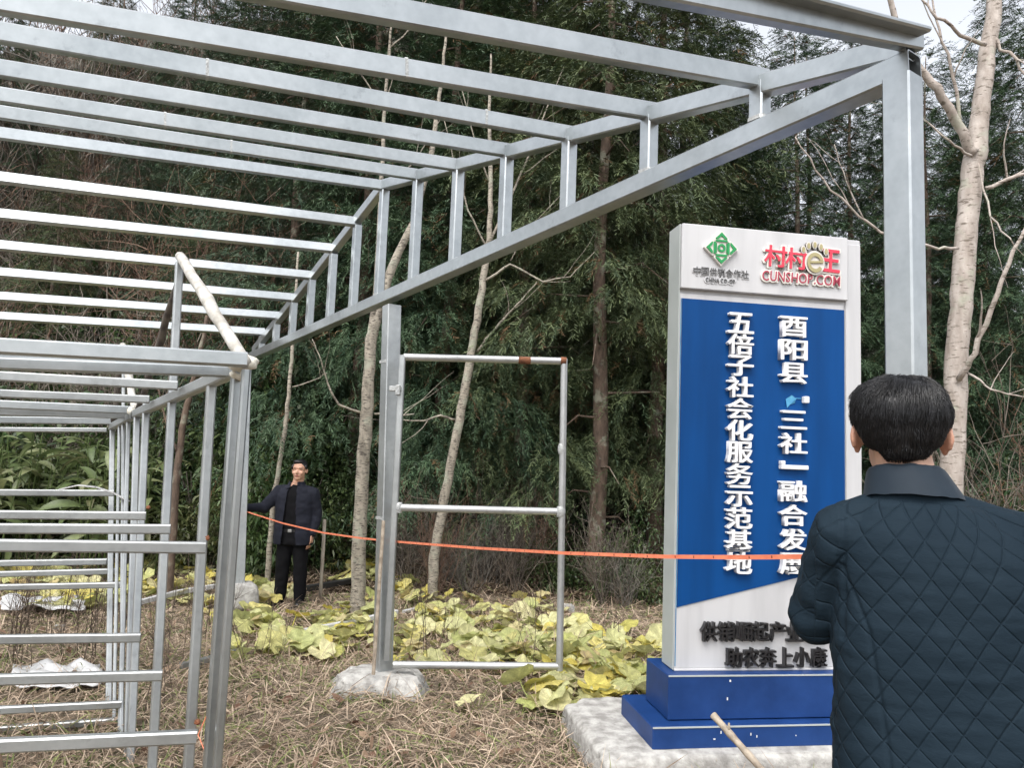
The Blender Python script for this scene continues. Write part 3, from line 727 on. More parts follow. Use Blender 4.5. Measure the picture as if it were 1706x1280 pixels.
for key, a in {'olive_low': (1, 12.5, 1.3, 2.1, 175, 29, (0.030, 0.052, 0.024), (0.130, 0.160, 0.070)),
               'olive_high': (2, 13.0, 3.6, 1.9, 150, 28, (0.030, 0.052, 0.024), (0.130, 0.160, 0.070)),
               'green_low': (3, 12.0, 0.8, 2.2, 175, 29, (0.022, 0.052, 0.028), (0.090, 0.140, 0.068)),
               'dark_low': (4, 11.0, 0.7, 2.2, 165, 28, (0.021, 0.045, 0.027), (0.080, 0.116, 0.062))}.items():
    V, F, col = cedar_crown(*a); crowns[key] = (np_mesh('crown', V, F, M['needle'], col), a[1])
def limbs_mesh(seed, H, h0, Rm):
    g = random.Random(seed); mb = MB(); r = 0.13
    pts = [Vector((0.04 * math.sin(z), 0.03 * math.cos(z * 1.3), z)) for z in np.linspace(-0.4, H * 0.98, 12)]
    mb.tube(pts, [r * (1 - 0.93 * i / 11) * (1.25 if i == 0 else 1) for i in range(12)], 9)
    for i in range(34):
        h = 1.0 + (H - 1.5) * i / 34; L = (Rm * (1 - max(h - h0, 0) / (H - h0)) ** .75) * (0.85 if h > h0 else 0.35); az = i * 2.4
        o = Vector((math.cos(az), math.sin(az), 0))
        mb.tube([o * 0.02 + Vector((0, 0, h)), o * L * .5 + Vector((0, 0, h + .02 * L)), o * L * .9 + Vector((0, 0, h - .3 * L))], [.02, .013, .005], 5, cap=False)
    return mb
trunks = {k: limbs_mesh(i, crowns[k][1], 2.5, 1.9).mesh('trunk', M['cedar_bark'], smooth=True) for i, k in enumerate(crowns)}
def place_tree(px, d, kind, sc, rz, label, group=None, wsc=1.0):
    x = at(px, 760, d).x; z = gz(x, d)
    e = empty('cedar_tree', (x, d, z), label, 'tree', group)
    e.rotation_euler = (0, 0, rz); e.scale = (sc * wsc, sc * wsc, sc)
    obj('trunk', trunks[kind], e); obj('crown', crowns[kind][0], e); return e
HB = 'cedar trees of the forest edge'
for a in [(995, 10.3, 'olive_high', 1.0, 0.3, 'olive cedar with a bare brown trunk between gate frame and sign'),
          (865, 11.8, 'olive_low', 1.0, 1.7, 'olive cedar behind the right side of the pipe gate frame'),
          (735, 11.9, 'green_low', 1.0, 4.1, 'drooping green cedar behind the left side of the pipe gate frame'),
          (590, 12.2, 'green_low', 1.05, 2.2, 'green cedar behind the pale spotted trunk by the middle post'),
          (470, 12.9, 'dark_low', 1.05, 0.9, 'dark cedar behind the man holding the tape'),
          (1095, 11.6, 'olive_low', 1.08, 3.3, 'olive cedar rising just left of the sign top'),
          (1205, 12.4, 'dark_low', 0.78, 5.0, 'dark cedar right behind the sign header'),
          (1325, 11.6, 'green_low', 0.74, 5.9, 'green cedar between the sign and the right steel post'),
          (1420, 13.0, 'dark_low', 0.86, 2.6, 'dark cedar peaking against the sky left of the right post'),
          (1550, 11.2, 'green_low', 0.70, 1.1, 'green cedar between the right post and the pale trunk'),
          (1650, 12.5, 'dark_low', 0.72, 4.4, 'dark cedar directly right of the pale trunk'),
          (1745, 10.4, 'green_low', 0.86, 0.2, 'cedar cut by the right edge of the picture'),
          (930, 15.0, 'dark_low', 1.25, 0.8, 'tall dark cedar in the second row above the gate frame'),
          (660, 15.5, 'dark_low', 1.15, 3.8, 'dark cedar in the second row behind the middle post'),
          (1260, 15.5, 'dark_low', 0.72, 2.0, 'dark cedar in the second row behind the sign'),
          (1480, 16.0, 'green_low', 0.80, 5.2, 'green cedar in the second row behind the right post'),
          (1130, 16.5, 'dark_low', 1.2, 5.5, 'tall dark cedar whose tip meets the sky left of the eave beam'),
          (380, 16.5, 'dark_low', 0.95, 1.4, 'dark cedar on the slope behind the roof ridge'),
          (1600, 18, 'dark_low', 0.8, 3.0, 'distant cedar on the right slope seen between trunks'),
          (800, 18, 'green_low', 1.1, 0.5, 'cedar high on the slope above the gate frame'),
          (1185, 14.2, 'green_low', 0.80, 2.4, 'cedar in the second row filling the gap above the sign header'),
          (1345, 14.4, 'dark_low', 0.86, 0.6, 'cedar in the second row between sign and right post'),
          (1520, 13.8, 'dark_low', 0.80, 3.6, 'cedar in the second row just right of the right post'),
          (1635, 14.8, 'green_low', 0.78, 1.5, 'cedar in the second row behind the fork of the pale trunk'),
          (1730, 14.2, 'dark_low', 0.95, 4.9, 'tall cedar in the second row at the right edge'),
          (60, 15.6, 'olive_low', 0.5, 0.7, 'young olive conifer on the slope behind the purlins at the left edge'),
          (185, 16.8, 'dark_low', 0.6, 2.7, 'young dark conifer on the slope left of the shed gable apex'),
          (335, 15.2, 'olive_low', 0.55, 4.7, 'young olive conifer on the slope right of the shed gable apex'),
          (265, 20.5, 'green_low', 0.8, 1.9, 'green conifer high on the slope above the shed gable'),
          (-60, 19, 'green_low', 0.75, 3.9, 'green conifer high on the slope cut by the left edge'),
          (120, 22, 'olive_low', 0.7, 5.9, 'olive conifer near the top of the slope behind the upper purlins'),
          (520, 19, 'olive_low', 0.9, 0.4, 'olive cedar high on the slope behind the roof purlins')]:
    place_tree(*a)

# ---------------------------------------------------------------- bare deciduous trees with pale bark
def twigs(mb, p, d, L, r, lev, g, droop=0.0):
    n = 5; pts = [Vector(p)]; d = Vector(d).normalized()
    for i in range(n):
        d = (d + Vector((g.gauss(0, .13), g.gauss(0, .13), g.gauss(0.03 - droop, .10)))).normalized(); pts.append(pts[-1] + d * L / n)
    mb.tube(pts, [r * (1 - 0.75 * i / n) for i in range(n + 1)], 6 if r > .01 else 4, cap=False)
    if lev > 0:
        for k in range(g.randint(2, 4)):
            i = g.randint(2, n); q = pts[i]; a = Vector((g.gauss(0, 1), g.gauss(0, .6), g.gauss(0.3, .6))).normalized()
            twigs(mb, q, (d * 0.8 + a * 0.8), L * g.uniform(.45, .7), r * (1 - .75 * i / n) * .75, lev - 1, g, droop)
def bare_tree(label, path, branches, mat, seed, lev=1, cat='tree'):
    """path: [(px,py,depth,radius)], branches: [[(px,py,depth,radius),...]]"""
    g = random.Random(seed); p0 = at(*path[0][:3]); base = Vector((p0.x, p0.y, gz(p0.x, p0.y) - 0.1))
    e = empty('bare_tree', Vector((base.x, base.y, base.z + .1)), label, cat)
    pts = [at(*q[:3]) for q in path]; pts = [base] + pts; rad = [path[0][3] * 1.25] + [q[3] for q in path]
    P, RR = [], []
    for a, b, ra, rb in zip(pts[:-1], pts[1:], rad[:-1], rad[1:]):
        for k in range(6):
            t = k / 6; j = Vector((g.gauss(0, .004), g.gauss(0, .004), 0)); P.append(a.lerp(b, t) + j); RR.append((ra + (rb - ra) * t) * g.uniform(.96, 1.05))
    P.append(pts[-1]); RR.append(rad[-1])
    MB().tube(P, RR, 14).build('trunk', mat, e, smooth=True)
    for br in branches:
        mb = MB(); bp = [at(*q[:3]) for q in br]; rr = [q[3] * .72 for q in br]
        P, RR = [], []
        for a, b, ra, rb in zip(bp[:-1], bp[1:], rr[:-1], rr[1:]):
            for k in range(4):
                t = k / 4; P.append(a.lerp(b, t) + Vector((g.gauss(0, .004), g.gauss(0, .012), g.gauss(0, .004)))); RR.append(ra + (rb - ra) * t)
        P.append(bp[-1]); RR.append(rr[-1]); mb.tube(P, RR, 8)
        if lev:
            for k in range(lev * 2):
                i = g.randint(len(P) // 3, len(P) - 1); dd = (P[i] - P[i - 1]).normalized()
                twigs(mb, P[i], dd + Vector((g.gauss(0, .6), g.gauss(0, .4), g.gauss(.4, .5))), g.uniform(.35, .8), RR[i] * .6, lev - 1, g)
        mb.build('branch', mat, e, smooth=True)
    return e
bare_tree('slender bare tree with pale spotted trunk just left of the middle post',
          [(596, 1000, 8.0, .075), (600, 860, 8.0, .072), (610, 700, 8.0, .066), (618, 565, 8.0, .062), (634, 500, 8.0, .05), (660, 430, 8.05, .045), (690, 370, 8.1, .04), (720, 250, 8.2, .03), (735, 140, 8.3, .02), (745, 40, 8.4, .013)],
          [[(614, 570, 8.0, .045), (628, 470, 7.95, .04), (634, 330, 7.9, .035), (640, 200, 7.9, .028), (648, 90, 7.9, .02), (655, 20, 7.9, .013)],
           [(606, 690, 8, .02), (565, 675, 7.9, .017), (545, 640, 7.85, .013), (535, 600, 7.8, .01), (520, 565, 7.8, .006)],
           [(625, 690, 8.05, .016), (655, 692, 8.1, .014), (690, 690, 8.2, .01)],
           [(640, 180, 7.9, .013), (600, 120, 7.8, .01), (560, 60, 7.8, .006)], [(636, 320, 7.9, .012), (690, 270, 8.0, .009), (740, 190, 8.1, .006)],
           [(648, 80, 7.9, .012), (690, 40, 8.0, .009), (720, -20, 8.1, .006)]], M['pale_bark'], 3, 1)
bare_tree('leaning bare tree with pale spotted trunk seen through the pipe gate',
          [(720, 1005, 9.0, .062), (722, 930, 9.0, .06), (742, 820, 9.0, .056), (765, 700, 9.0, .053), (785, 590, 9.0, .05), (803, 480, 9.0, .045), (815, 400, 9.05, .036), (818, 300, 9.1, .028), (815, 180, 9.2, .02), (818, 90, 9.3, .012)],
          [[(757, 700, 9, .022), (735, 692, 8.9, .018), (705, 702, 8.8, .014), (672, 700, 8.7, .009)],
           [(795, 585, 9, .026), (815, 560, 8.95, .022), (840, 530, 8.9, .018), (868, 500, 8.8, .013), (895, 470, 8.7, .008)],
           [(806, 470, 9, .024), (850, 440, 8.95, .02), (905, 470, 8.9, .015), (950, 460, 8.85, .011), (990, 420, 8.8, .006)],
           [(813, 410, 9.05, .028), (850, 330, 9.1, .022), (885, 250, 9.2, .017), (915, 170, 9.3, .012), (940, 110, 9.4, .007)],
           [(814, 420, 9, .018), (780, 350, 8.9, .014), (755, 260, 8.9, .01), (740, 200, 8.9, .006)],
           [(818, 310, 9.1, .016), (790, 230, 9, .011), (770, 150, 9, .007)], [(870, 290, 9.15, .012), (940, 240, 9.1, .009), (1010, 190, 9.1, .005)],
           [(850, 435, 8.95, .012), (880, 380, 8.9, .009), (950, 310, 8.9, .005)]], M['pale_bark'], 5, 1)
bare_tree('thick bare tree with pinkish white bark behind the man in the quilted jacket',
          [(1578, 1000, 5.4, .088), (1586, 760, 5.4, .080), (1592, 630, 5.4, .076), (1602, 490, 5.4, .075), (1614, 350, 5.4, .074), (1624, 262, 5.4, .076), (1632, 200, 5.4, .064), (1642, 110, 5.4, .058), (1658, 0, 5.4, .052), (1680, -160, 5.4, .05)],
          [[(1622, 258, 5.35, .055), (1605, 220, 5.3, .05), (1575, 170, 5.25, .045), (1545, 125, 5.2, .042), (1500, 60, 5.15, .034), (1478, -20, 5.1, .025)],
           [(1598, 632, 5.3, .03), (1622, 590, 5.2, .026), (1660, 490, 5.1, .022), (1690, 420, 5.0, .018), (1730, 330, 5.0, .012)],
           [(1597, 415, 5.3, .018), (1565, 413, 5.2, .014), (1480, 395, 5.1, .013), (1430, 360, 5.1, .011), (1370, 300, 5.1, .009), (1325, 228, 5.1, .006)],
           [(1640, 315, 5.35, .022), (1690, 295, 5.3, .018), (1740, 280, 5.3, .012)],
           [(1640, 75, 5.3, .022), (1600, 60, 5.2, .018), (1560, 30, 5.1, .014), (1530, -10, 5.1, .009)],
           [(1618, 262, 5.3, .014), (1580, 235, 5.2, .011), (1540, 200, 5.2, .007)],
           [(1600, 210, 5.3, .02), (1590, 130, 5.25, .016), (1565, 50, 5.2, .012), (1550, -30, 5.2, .008)],
           [(1650, 60, 5.4, .02), (1690, 100, 5.3, .014), (1730, 150, 5.2, .009)],
           [(1612, 620, 5.25, .012), (1650, 650, 5.15, .009), (1706, 662, 5.1, .006)],
           [(1630, 270, 5.3, .010), (1650, 360, 5.2, .009), (1690, 410, 5.1, .006)],
           [(1440, 370, 5.1, .008), (1410, 300, 5.05, .006), (1390, 240, 5.0, .004)]], M['birch_bark'], 8, 1)
bare_tree('thin grey bare tree stem behind the shoulder of the man with the tape',
          [(455, 830, 9.6, .03), (468, 760, 9.6, .03), (478, 690, 9.6, .027), (486, 600, 9.6, .024), (490, 520, 9.6, .02), (497, 420, 9.7, .014)],
          [[(488, 645, 9.6, .014), (520, 635, 9.5, .012), (545, 622, 9.4, .008)]], M['pale_bark'], 12, 1)
bare_tree('dark leaning stem behind the left rails of the shed gable',
          [(290, 860, 8.6, .042), (295, 780, 8.6, .04), (308, 690, 8.6, .036), (320, 640, 8.6, .03), (340, 560, 8.6, .022), (352, 480, 8.7, .014)],
          [[(297, 760, 8.6, .02), (275, 700, 8.5, .016), (262, 640, 8.5, .01)], [(315, 655, 8.6, .02), (350, 610, 8.6, .014), (380, 560, 8.6, .008)]], M['cedar_bark'], 15, 2)
# ---------------------------------------------------------------- hillside: bare shrubs, evergreen shrubs, undergrowth
def shrub_mesh(seed, n, H, spread, c1, c2):
    g = np.random.default_rng(seed); P = []; W = []; cols = []
    m = 7
    def stem(p, d, L, w):
        pts = [p]; dd = d
        for k in range(m - 1):
            dd = unit((dd + g.normal(0, .10, 3) + np.array([0, 0, .03]))[None])[0]; pts.append(pts[-1] + dd * L / (m - 1))
        P.append(pts); W.append(w); return pts
    for i in range(n):
        az = g.uniform(0, 6.28); d = np.array([math.cos(az) * spread, math.sin(az) * spread, 1.0]) * 1.0
        p = stem(np.array([g.normal(0, .12), g.normal(0, .12), 0]), d / np.linalg.norm(d), H * g.uniform(.6, 1.1), g.uniform(.008, .018))
        for k in range(6):
            q = p[g.integers(2, m)]; dd = d + g.normal(0, .75, 3); r = stem(q, dd / np.linalg.norm(dd), H * g.uniform(.2, .42), .0065)
            for z in range(2):
                q2 = r[g.integers(2, m)]; dd = d + g.normal(0, .9, 3); stem(q2, dd / np.linalg.norm(dd), H * g.uniform(.1, .22), .004)
    P = np.array(P); V, F = strips(P, np.array(W)); t = g.random(len(P)); col = np.repeat(lerpc(c1, c2, t), m * 3, 0)
    return np_mesh('twigs', V, F, M['twig'], col)
def bush_mesh(seed, n, sx, sz, c1, c2, L=0.09, W=0.035, clumps=40):
    g = np.random.default_rng(seed); cc = g.normal(size=(clumps, 3)); cc = unit(cc) * g.uniform(.35, 1, (clumps, 1)); cc[:, 2] = np.abs(cc[:, 2])
    k = g.integers(0, clumps, n); p = cc[k] + g.normal(0, .16, (n, 3)); p[:, 2] = np.maximum(p[:, 2], 0.02)
    base = p * np.array([sx, sx, sz]); d = unit(p + g.normal(0, .7, (n, 3)))
    V, Q, T = blades(base, d, g.uniform(.6, 1.2, n) * L, g.uniform(.6, 1.2, n) * W, g.uniform(.1, .8, n))
    c = lerpc(c1, c2, g.random(clumps))[k] * g.uniform(.7, 1.3, (n, 1)); return np_mesh('foliage', V, [Q, T], M['leaf'], np.repeat(c, 5, 0))
shrubs = [shrub_mesh(21, 30, 2.4, .30, (0.05, 0.042, 0.035), (0.24, 0.205, 0.17)), shrub_mesh(22, 26, 2.0, .5, (0.04, 0.036, 0.032), (0.25, 0.23, 0.20)),
          shrub_mesh(23, 24, 2.7, .22, (0.09, 0.05, 0.04), (0.25, 0.17, 0.12))]
bushes = [bush_mesh(31, 5000, 1.0, 1.4, (0.026, 0.050, 0.018), (0.085, 0.110, 0.040)), bush_mesh(32, 5000, 1.0, 1.1, (0.050, 0.068, 0.024), (0.140, 0.145, 0.062)),
          bush_mesh(33, 4200, .85, 1.5, (0.030, 0.065, 0.020), (0.085, 0.130, 0.045), .12, .035)]
stemM = MB()
for k in range(7): stemM.tube([(0, 0, -.05), (.12 * math.cos(k), .12 * math.sin(k), .5), (.35 * math.cos(k * 1.3), .35 * math.sin(k * 1.3), 1.1)], [.02, .014, .006], 5)
bstem = stemM.mesh('stems', M['dark_pole'])
def shrub(px, d, i, sc, label, group, rz, zs=1.0):
    x = at(px, 700, d).x; o = obj('bare_shrub', shrubs[i], None, (x, d, gz(x, d) - .03)); o.scale = (sc, sc, sc * zs); o.rotation_euler = (0, 0, rz)
    return tag(o, label, 'shrub', group)
def bush(px, d, i, sc, label, group, rz, zs=1.0):
    x = at(px, 700, d).x; e = empty('evergreen_shrub', (x, d, gz(x, d) - .03), label, 'shrub', group); e.scale = (sc, sc, sc * zs); e.rotation_euler = (0, 0, rz)
    obj('stems', bstem, e); obj('foliage', bushes[i], e); return e
g = random.Random(5)
ZONES = [(14.5, 'low on the slope just above the long leaved plants'), (18.5, 'halfway up the slope behind the lower roof purlins'), (99, 'high on the slope behind the upper roof purlins')]
def zone(d, px):
    return next(z for lim, z in ZONES if d < lim)
for k in range(100):
    px = g.uniform(-260, 540); d = 12.6 + 17 * (k / 100) ** 1.1 + g.uniform(-.5, .5); z = zone(d, px)
    shrub(px, d, k % 3, g.uniform(.9, 1.5), 'leafless brown shrub ' + z, 'leafless shrubs ' + z, g.uniform(0, 6.28))
for k in range(170):
    px = g.uniform(-280, 620); d = 12.2 + 18 * (k / 170) ** 1.15 + g.uniform(-.6, .6); z = zone(d, px)
    bush(px, d, (0, 1, 0, 2)[k % 4], g.uniform(.9, 1.8), 'dark evergreen shrub ' + z, 'evergreen shrubs ' + z, g.uniform(0, 6.28))
for k in range(18):
    px = -260 + 800 * k / 17 + g.uniform(-20, 20); d = g.uniform(20, 29); x = at(px, 700, d).x
    shrub(px, d, k % 3, g.uniform(2.0, 3.0), 'tall leafless thicket tree near the top of the slope behind the purlins', 'tall leafless trees on top of the slope', g.uniform(0, 6.28))
ybush = bush_mesh(35, 1500, .8, 1.2, (0.25, 0.17, 0.03), (0.50, 0.36, 0.05), .16, .08, 24)
for px, d, sc, lab in ((425, 17.5, .55, 'small yellow leaved shrub between the second and third purlin'), (230, 19, .9, 'orange brown leaved shrub behind the upper left purlins'), (60, 17, .8, 'yellowish shrub behind the purlins at the left edge')):
    x = at(px, 700, d).x; e = empty('yellow_shrub', (x, d, gz(x, d) + .6), lab, 'shrub'); e.scale = (sc, sc, sc); e.rotation_euler = (0, 0, px); obj('stems', bstem, e, (0, 0, -.5)); obj('foliage', ybush, e)
for px, d, i, sc, zs in [(440, 10.6, 2, .85, 1.25), (520, 10.9, 0, .9, 1.2), (400, 11.2, 1, 1.0, 1.3), (345, 11.0, 1, .95, 1.3), (300, 11.3, 0, .9, 1.2), (570, 11.2, 0, .8, 1.0), (650, 11.5, 0, .8, .9)]:
    bush(px, d, i, sc, 'leafy shrub in the hedge bank behind the man with the tape', 'shrubs of the hedge bank', px * .1, zs)
bush(1062, 9.6, 0, .62, 'low glossy green shrub right of the bare cedar trunk beside the sign', None, 1.0, 1.35)
bush(925, 10.4, 0, .55, 'low dark shrub left of the bare cedar trunk', None, 2.0, 1.2)
for px, d, i, sc in [(1480, 8.6, 0, .8), (1680, 7.6, 2, .75), (1600, 9.0, 0, .9), (1740, 8.8, 0, 1.0)]:
    bush(px, d, i, sc, 'dark leafy shrub under the cedars behind the pale trunk', 'shrubs under the right cedars', px * .37, 1.3)
for px, d, i, sc in [(1690, 7.2, 1, .8), (1640, 7.8, 0, .9), (1745, 7.6, 2, .7)]:
    shrub(px, d, i, sc, 'tangled leafless shrub right of the pale trunk', 'leafless shrubs right of the pale trunk', px * .2)
for px, d, i, sc in [(820, 10.2, 1, .45), (870, 9.9, 0, .42), (790, 9.6, 1, .4), (905, 10.3, 2, .42), (850, 10.6, 0, .5), (760, 10.3, 1, .45), (1010, 9.2, 0, .40), (1050, 9.0, 1, .35), (690, 9.8, 0, .5), (740, 9.4, 2, .4)]:
    shrub(px, d, i, sc, 'short dry twiggy bush on the litter bank behind the pipe gate', 'dry twiggy bushes on the bank', px * .2)
# undergrowth that reads as one mass: twigs and litter over the slope
def undergrowth():
    g = np.random.default_rng(77); n = 26000; m = 4
    y = 10.8 + 26 * g.random(n) ** 1.5; x = g.uniform(-.95, .85, n) * y * 0.95; z = ground_z(x, y)
    p = np.stack([x, y, z + g.uniform(0, .5, n) ** 1.5], 1); d = unit(np.stack([g.normal(0, 1, n), g.normal(0, .6, n), g.uniform(-.1, .9, n)], 1)); L = g.uniform(.2, .9, n)
    P = np.stack([p + d * (L * k / (m - 1))[:, None] + np.array([0, 0, -.12]) * (k / (m - 1)) ** 2 + g.normal(0, .02, (n, 3)) for k in range(m)], 1)
    V, F = strips(P, g.uniform(.0025, .006, n)); col = np.repeat(lerpc((0.08, 0.06, 0.045), (0.24, 0.19, 0.14), g.random(n)), m * 3, 0)
    o = obj('undergrowth', np_mesh('undergrowth', V, F, M['twig'], col)); tag(o, 'tangled dry undergrowth covering the slope', 'undergrowth', None, 'stuff')
    n = 60000; y = 9.6 + 24 * g.random(n) ** 1.6; x = g.uniform(-.95, .85, n) * y * .95; z = ground_z(x, y)
    base = np.stack([x, y, z + .01 + g.random(n) * .03], 1); d = np.stack([g.normal(0, 1, n), g.normal(0, 1, n), g.uniform(-.1, .5, n)], 1)
    V, Q, T = blades(base, d, g.uniform(.06, .15, n), g.uniform(.03, .06, n), g.uniform(0, .2, n))
    c = lerpc((0.05, 0.034, 0.024), (0.20, 0.15, 0.10), g.beta(1.2, 2.2, n)); col = np.repeat(c, 5, 0)
    o = obj('leaf_litter', np_mesh('leaf_litter', V, [Q, T], M['straw'], col)); tag(o, 'brown fallen leaves covering the forest floor', 'leaf litter', None, 'stuff')
undergrowth()
# ---------------------------------------------------------------- garden plot: straw, broad leaves, weeds
def gp(px, py):                                                # ground point under a pixel
    d = ray(px, py); o = Vector((0, 0, CAM_H)); t = 0.5
    for _ in range(400):
        p = o + d * t
        if p.z <= gz(p.x, p.y): break
        t += 0.04
    return Vector((p.x, p.y, gz(p.x, p.y)))
def straw():
    g = np.random.default_rng(5); n = 170000
    y = 1.6 + 9.2 * g.random(n) ** 1.25; x = g.uniform(-.9, .85, n) * (y + .8); z = ground_z(x, y)
    patch = np.array([mnoise.noise(Vector((a * .9, b * .9, 0))) for a, b in zip(x[::10], y[::10])]).repeat(10)[:n]
    keep = g.random(n) < np.clip(0.75 + 1.6 * patch, .10, 1); x, y, z, patch = x[keep], y[keep], z[keep], patch[keep]; n = len(x)
    az = g.uniform(0, 6.28, n); el = np.abs(g.normal(.30, .38, n)); el = np.clip(el, .02, 1.35)
    d = np.stack([np.cos(az) * np.cos(el), np.sin(az) * np.cos(el), np.sin(el)], 1)
    L = g.uniform(.07, .24, n) * (1 + .5 * (g.random(n) < .1)); W = g.uniform(.003, .006, n) * (1 + .06 * y)
    V, Q, T = blades(np.stack([x, y, z + .002 + g.random(n) * .03], 1), d, L, W, g.uniform(.0, .5, n))
    t = g.beta(1.6, 1.6, n); c = lerpc((0.19, 0.135, 0.095), (0.60, 0.48, 0.365), t)
    grn = g.random(n) < np.clip(.10 + .55 * np.roll(patch, 700), 0, .45); c *= (1 + .45 * np.clip(patch, -.7, .7))[:, None]; c[grn] = lerpc((0.10, 0.13, 0.045), (0.30, 0.33, 0.13), g.random(grn.sum()))
    o = obj('dry_grass', np_mesh('dry_grass', V, [Q, T], M['straw'], np.repeat(c, 5, 0))); tag(o, 'matted straw coloured dry grass over the garden plot', 'grass', None, 'stuff')
    n = 1500; y = 1.8 + 8 * g.random(n) ** 1.1; x = g.uniform(-.9, .8, n) * (y + .5); z = ground_z(x, y)
    d = np.stack([g.normal(0, 1, n), g.normal(0, 1, n), g.uniform(0, .6, n)], 1)
    V, Q, T = blades(np.stack([x, y, z + .03], 1), d, g.uniform(.04, .11, n), g.uniform(.025, .06, n), g.uniform(-.1, .3, n))
    c = lerpc((0.13, 0.07, 0.05), (0.40, 0.29, 0.20), g.random(n)); o = obj('fallen_leaves', np_mesh('fallen_leaves', V, [Q, T], M['straw'], np.repeat(c, 5, 0)))
    tag(o, 'curled brown fallen leaves scattered on the dry grass', 'fallen leaves', None, 'stuff')
straw()
def ground_weeds():
    g = np.random.default_rng(9); k = 260; cx = np.stack([g.uniform(-4.5, 2.5, k), g.uniform(2.2, 9.5, k)], 1); n = 9000; i = g.integers(0, k, n)
    x = cx[i, 0] + g.normal(0, .10, n); y = cx[i, 1] + g.normal(0, .10, n); z = ground_z(x, y)
    d = np.stack([g.normal(0, 1, n), g.normal(0, 1, n), g.uniform(.3, 1.6, n)], 1)
    V, Q, T = blades(np.stack([x, y, z], 1), d, g.uniform(.03, .09, n), g.uniform(.008, .022, n), g.uniform(0, .5, n))
    c = lerpc((0.06, 0.085, 0.03), (0.20, 0.22, 0.09), g.random(k))[i] * g.uniform(.8, 1.2, (n, 1))
    o = obj('ground_weeds', np_mesh('ground_weeds', V, [Q, T], M['leaf'], np.repeat(c, 5, 0))); tag(o, 'small green weeds sprouting through the dry grass', 'weeds', None, 'stuff')
ground_weeds()
# round scalloped leaf with its stalk
def round_leaf(seed, stalk=0.16):
    g = random.Random(seed); n = 20; V = []; F = []; cols = []
    V.append((0, 0, 0)); cols.append((1.0, 1.0, .9)); rings = [.45, .8, 1.0]; cup = g.uniform(-.25, .25); fold = g.uniform(0, .22)
    for r in rings:
        for j in range(n):
            th = 2 * math.pi * j / n; lob = 1 + .07 * math.cos(7 * th + seed) + .03 * math.sin(11 * th)
            notch = 1 - .75 * math.exp(-((th - math.pi) / .28) ** 2) * (r > .3)
            rr = r * lob * notch
            x, y = math.cos(th) * rr, math.sin(th) * rr
            z = cup * rr * rr + fold * abs(y) * .6 + .10 * r * math.sin(5 * th + seed) + g.uniform(-.03, .03)
            V.append((x + .15, y, z)); q = .86 if j % 3 else 1.15; e = 1 if r < .9 else .9; cols.append((q * e, q * e, q * e * .95))
    for j in range(n): F.append((0, 1 + j, 1 + (j + 1) % n))
    for k in range(2):
        for j in range(n): a = 1 + k * n + j; b = 1 + k * n + (j + 1) % n; F.append((a, a + n, b + n, b))
    b = len(V); S = 1.3
    for i in range(3):
        for j in range(3):
            t = i / 2; V.append((-.45 * t * t + .04 * math.cos(j * 2.1), .04 * math.sin(j * 2.1), -S * t)); cols.append((.9, 1.0, .8))
    for i in range(2):
        for j in range(3): F.append((b + i * 3 + j, b + i * 3 + (j + 1) % 3, b + (i + 1) * 3 + (j + 1) % 3, b + (i + 1) * 3 + j))
    me = bpy.data.meshes.new('leaf'); me.from_pydata(V, [], F); me.update(); me.materials.append(M['yleaf'])
    a = me.color_attributes.new('Col', 'FLOAT_COLOR', 'POINT'); a.data.foreach_set('color', [q for c in cols for q in (*c, 1)])
    me.polygons.foreach_set('use_smooth', [True] * len(F)); return me
rleaf = [round_leaf(s) for s in range(6)]
def broad_plant(px, py, n, label, group, g, sc=1.0):
    p = gp(px, py); e = empty('broad_leaf_plant', p, label, 'plant', group)
    for k in range(n):
        az = g.uniform(0, 6.28); r = g.uniform(.02, .26) * sc; s = g.uniform(.065, .12) * sc
        o = obj('leaf', rleaf[g.randrange(6)], e)
        o.location = (math.cos(az) * r, math.sin(az) * r, s * g.uniform(.5, 1.35)); o.scale = (s, s, s)
        o.rotation_euler = (g.gauss(.2, .3), g.gauss(0, .3), az + g.gauss(0, .6))
    return e
g = random.Random(3)
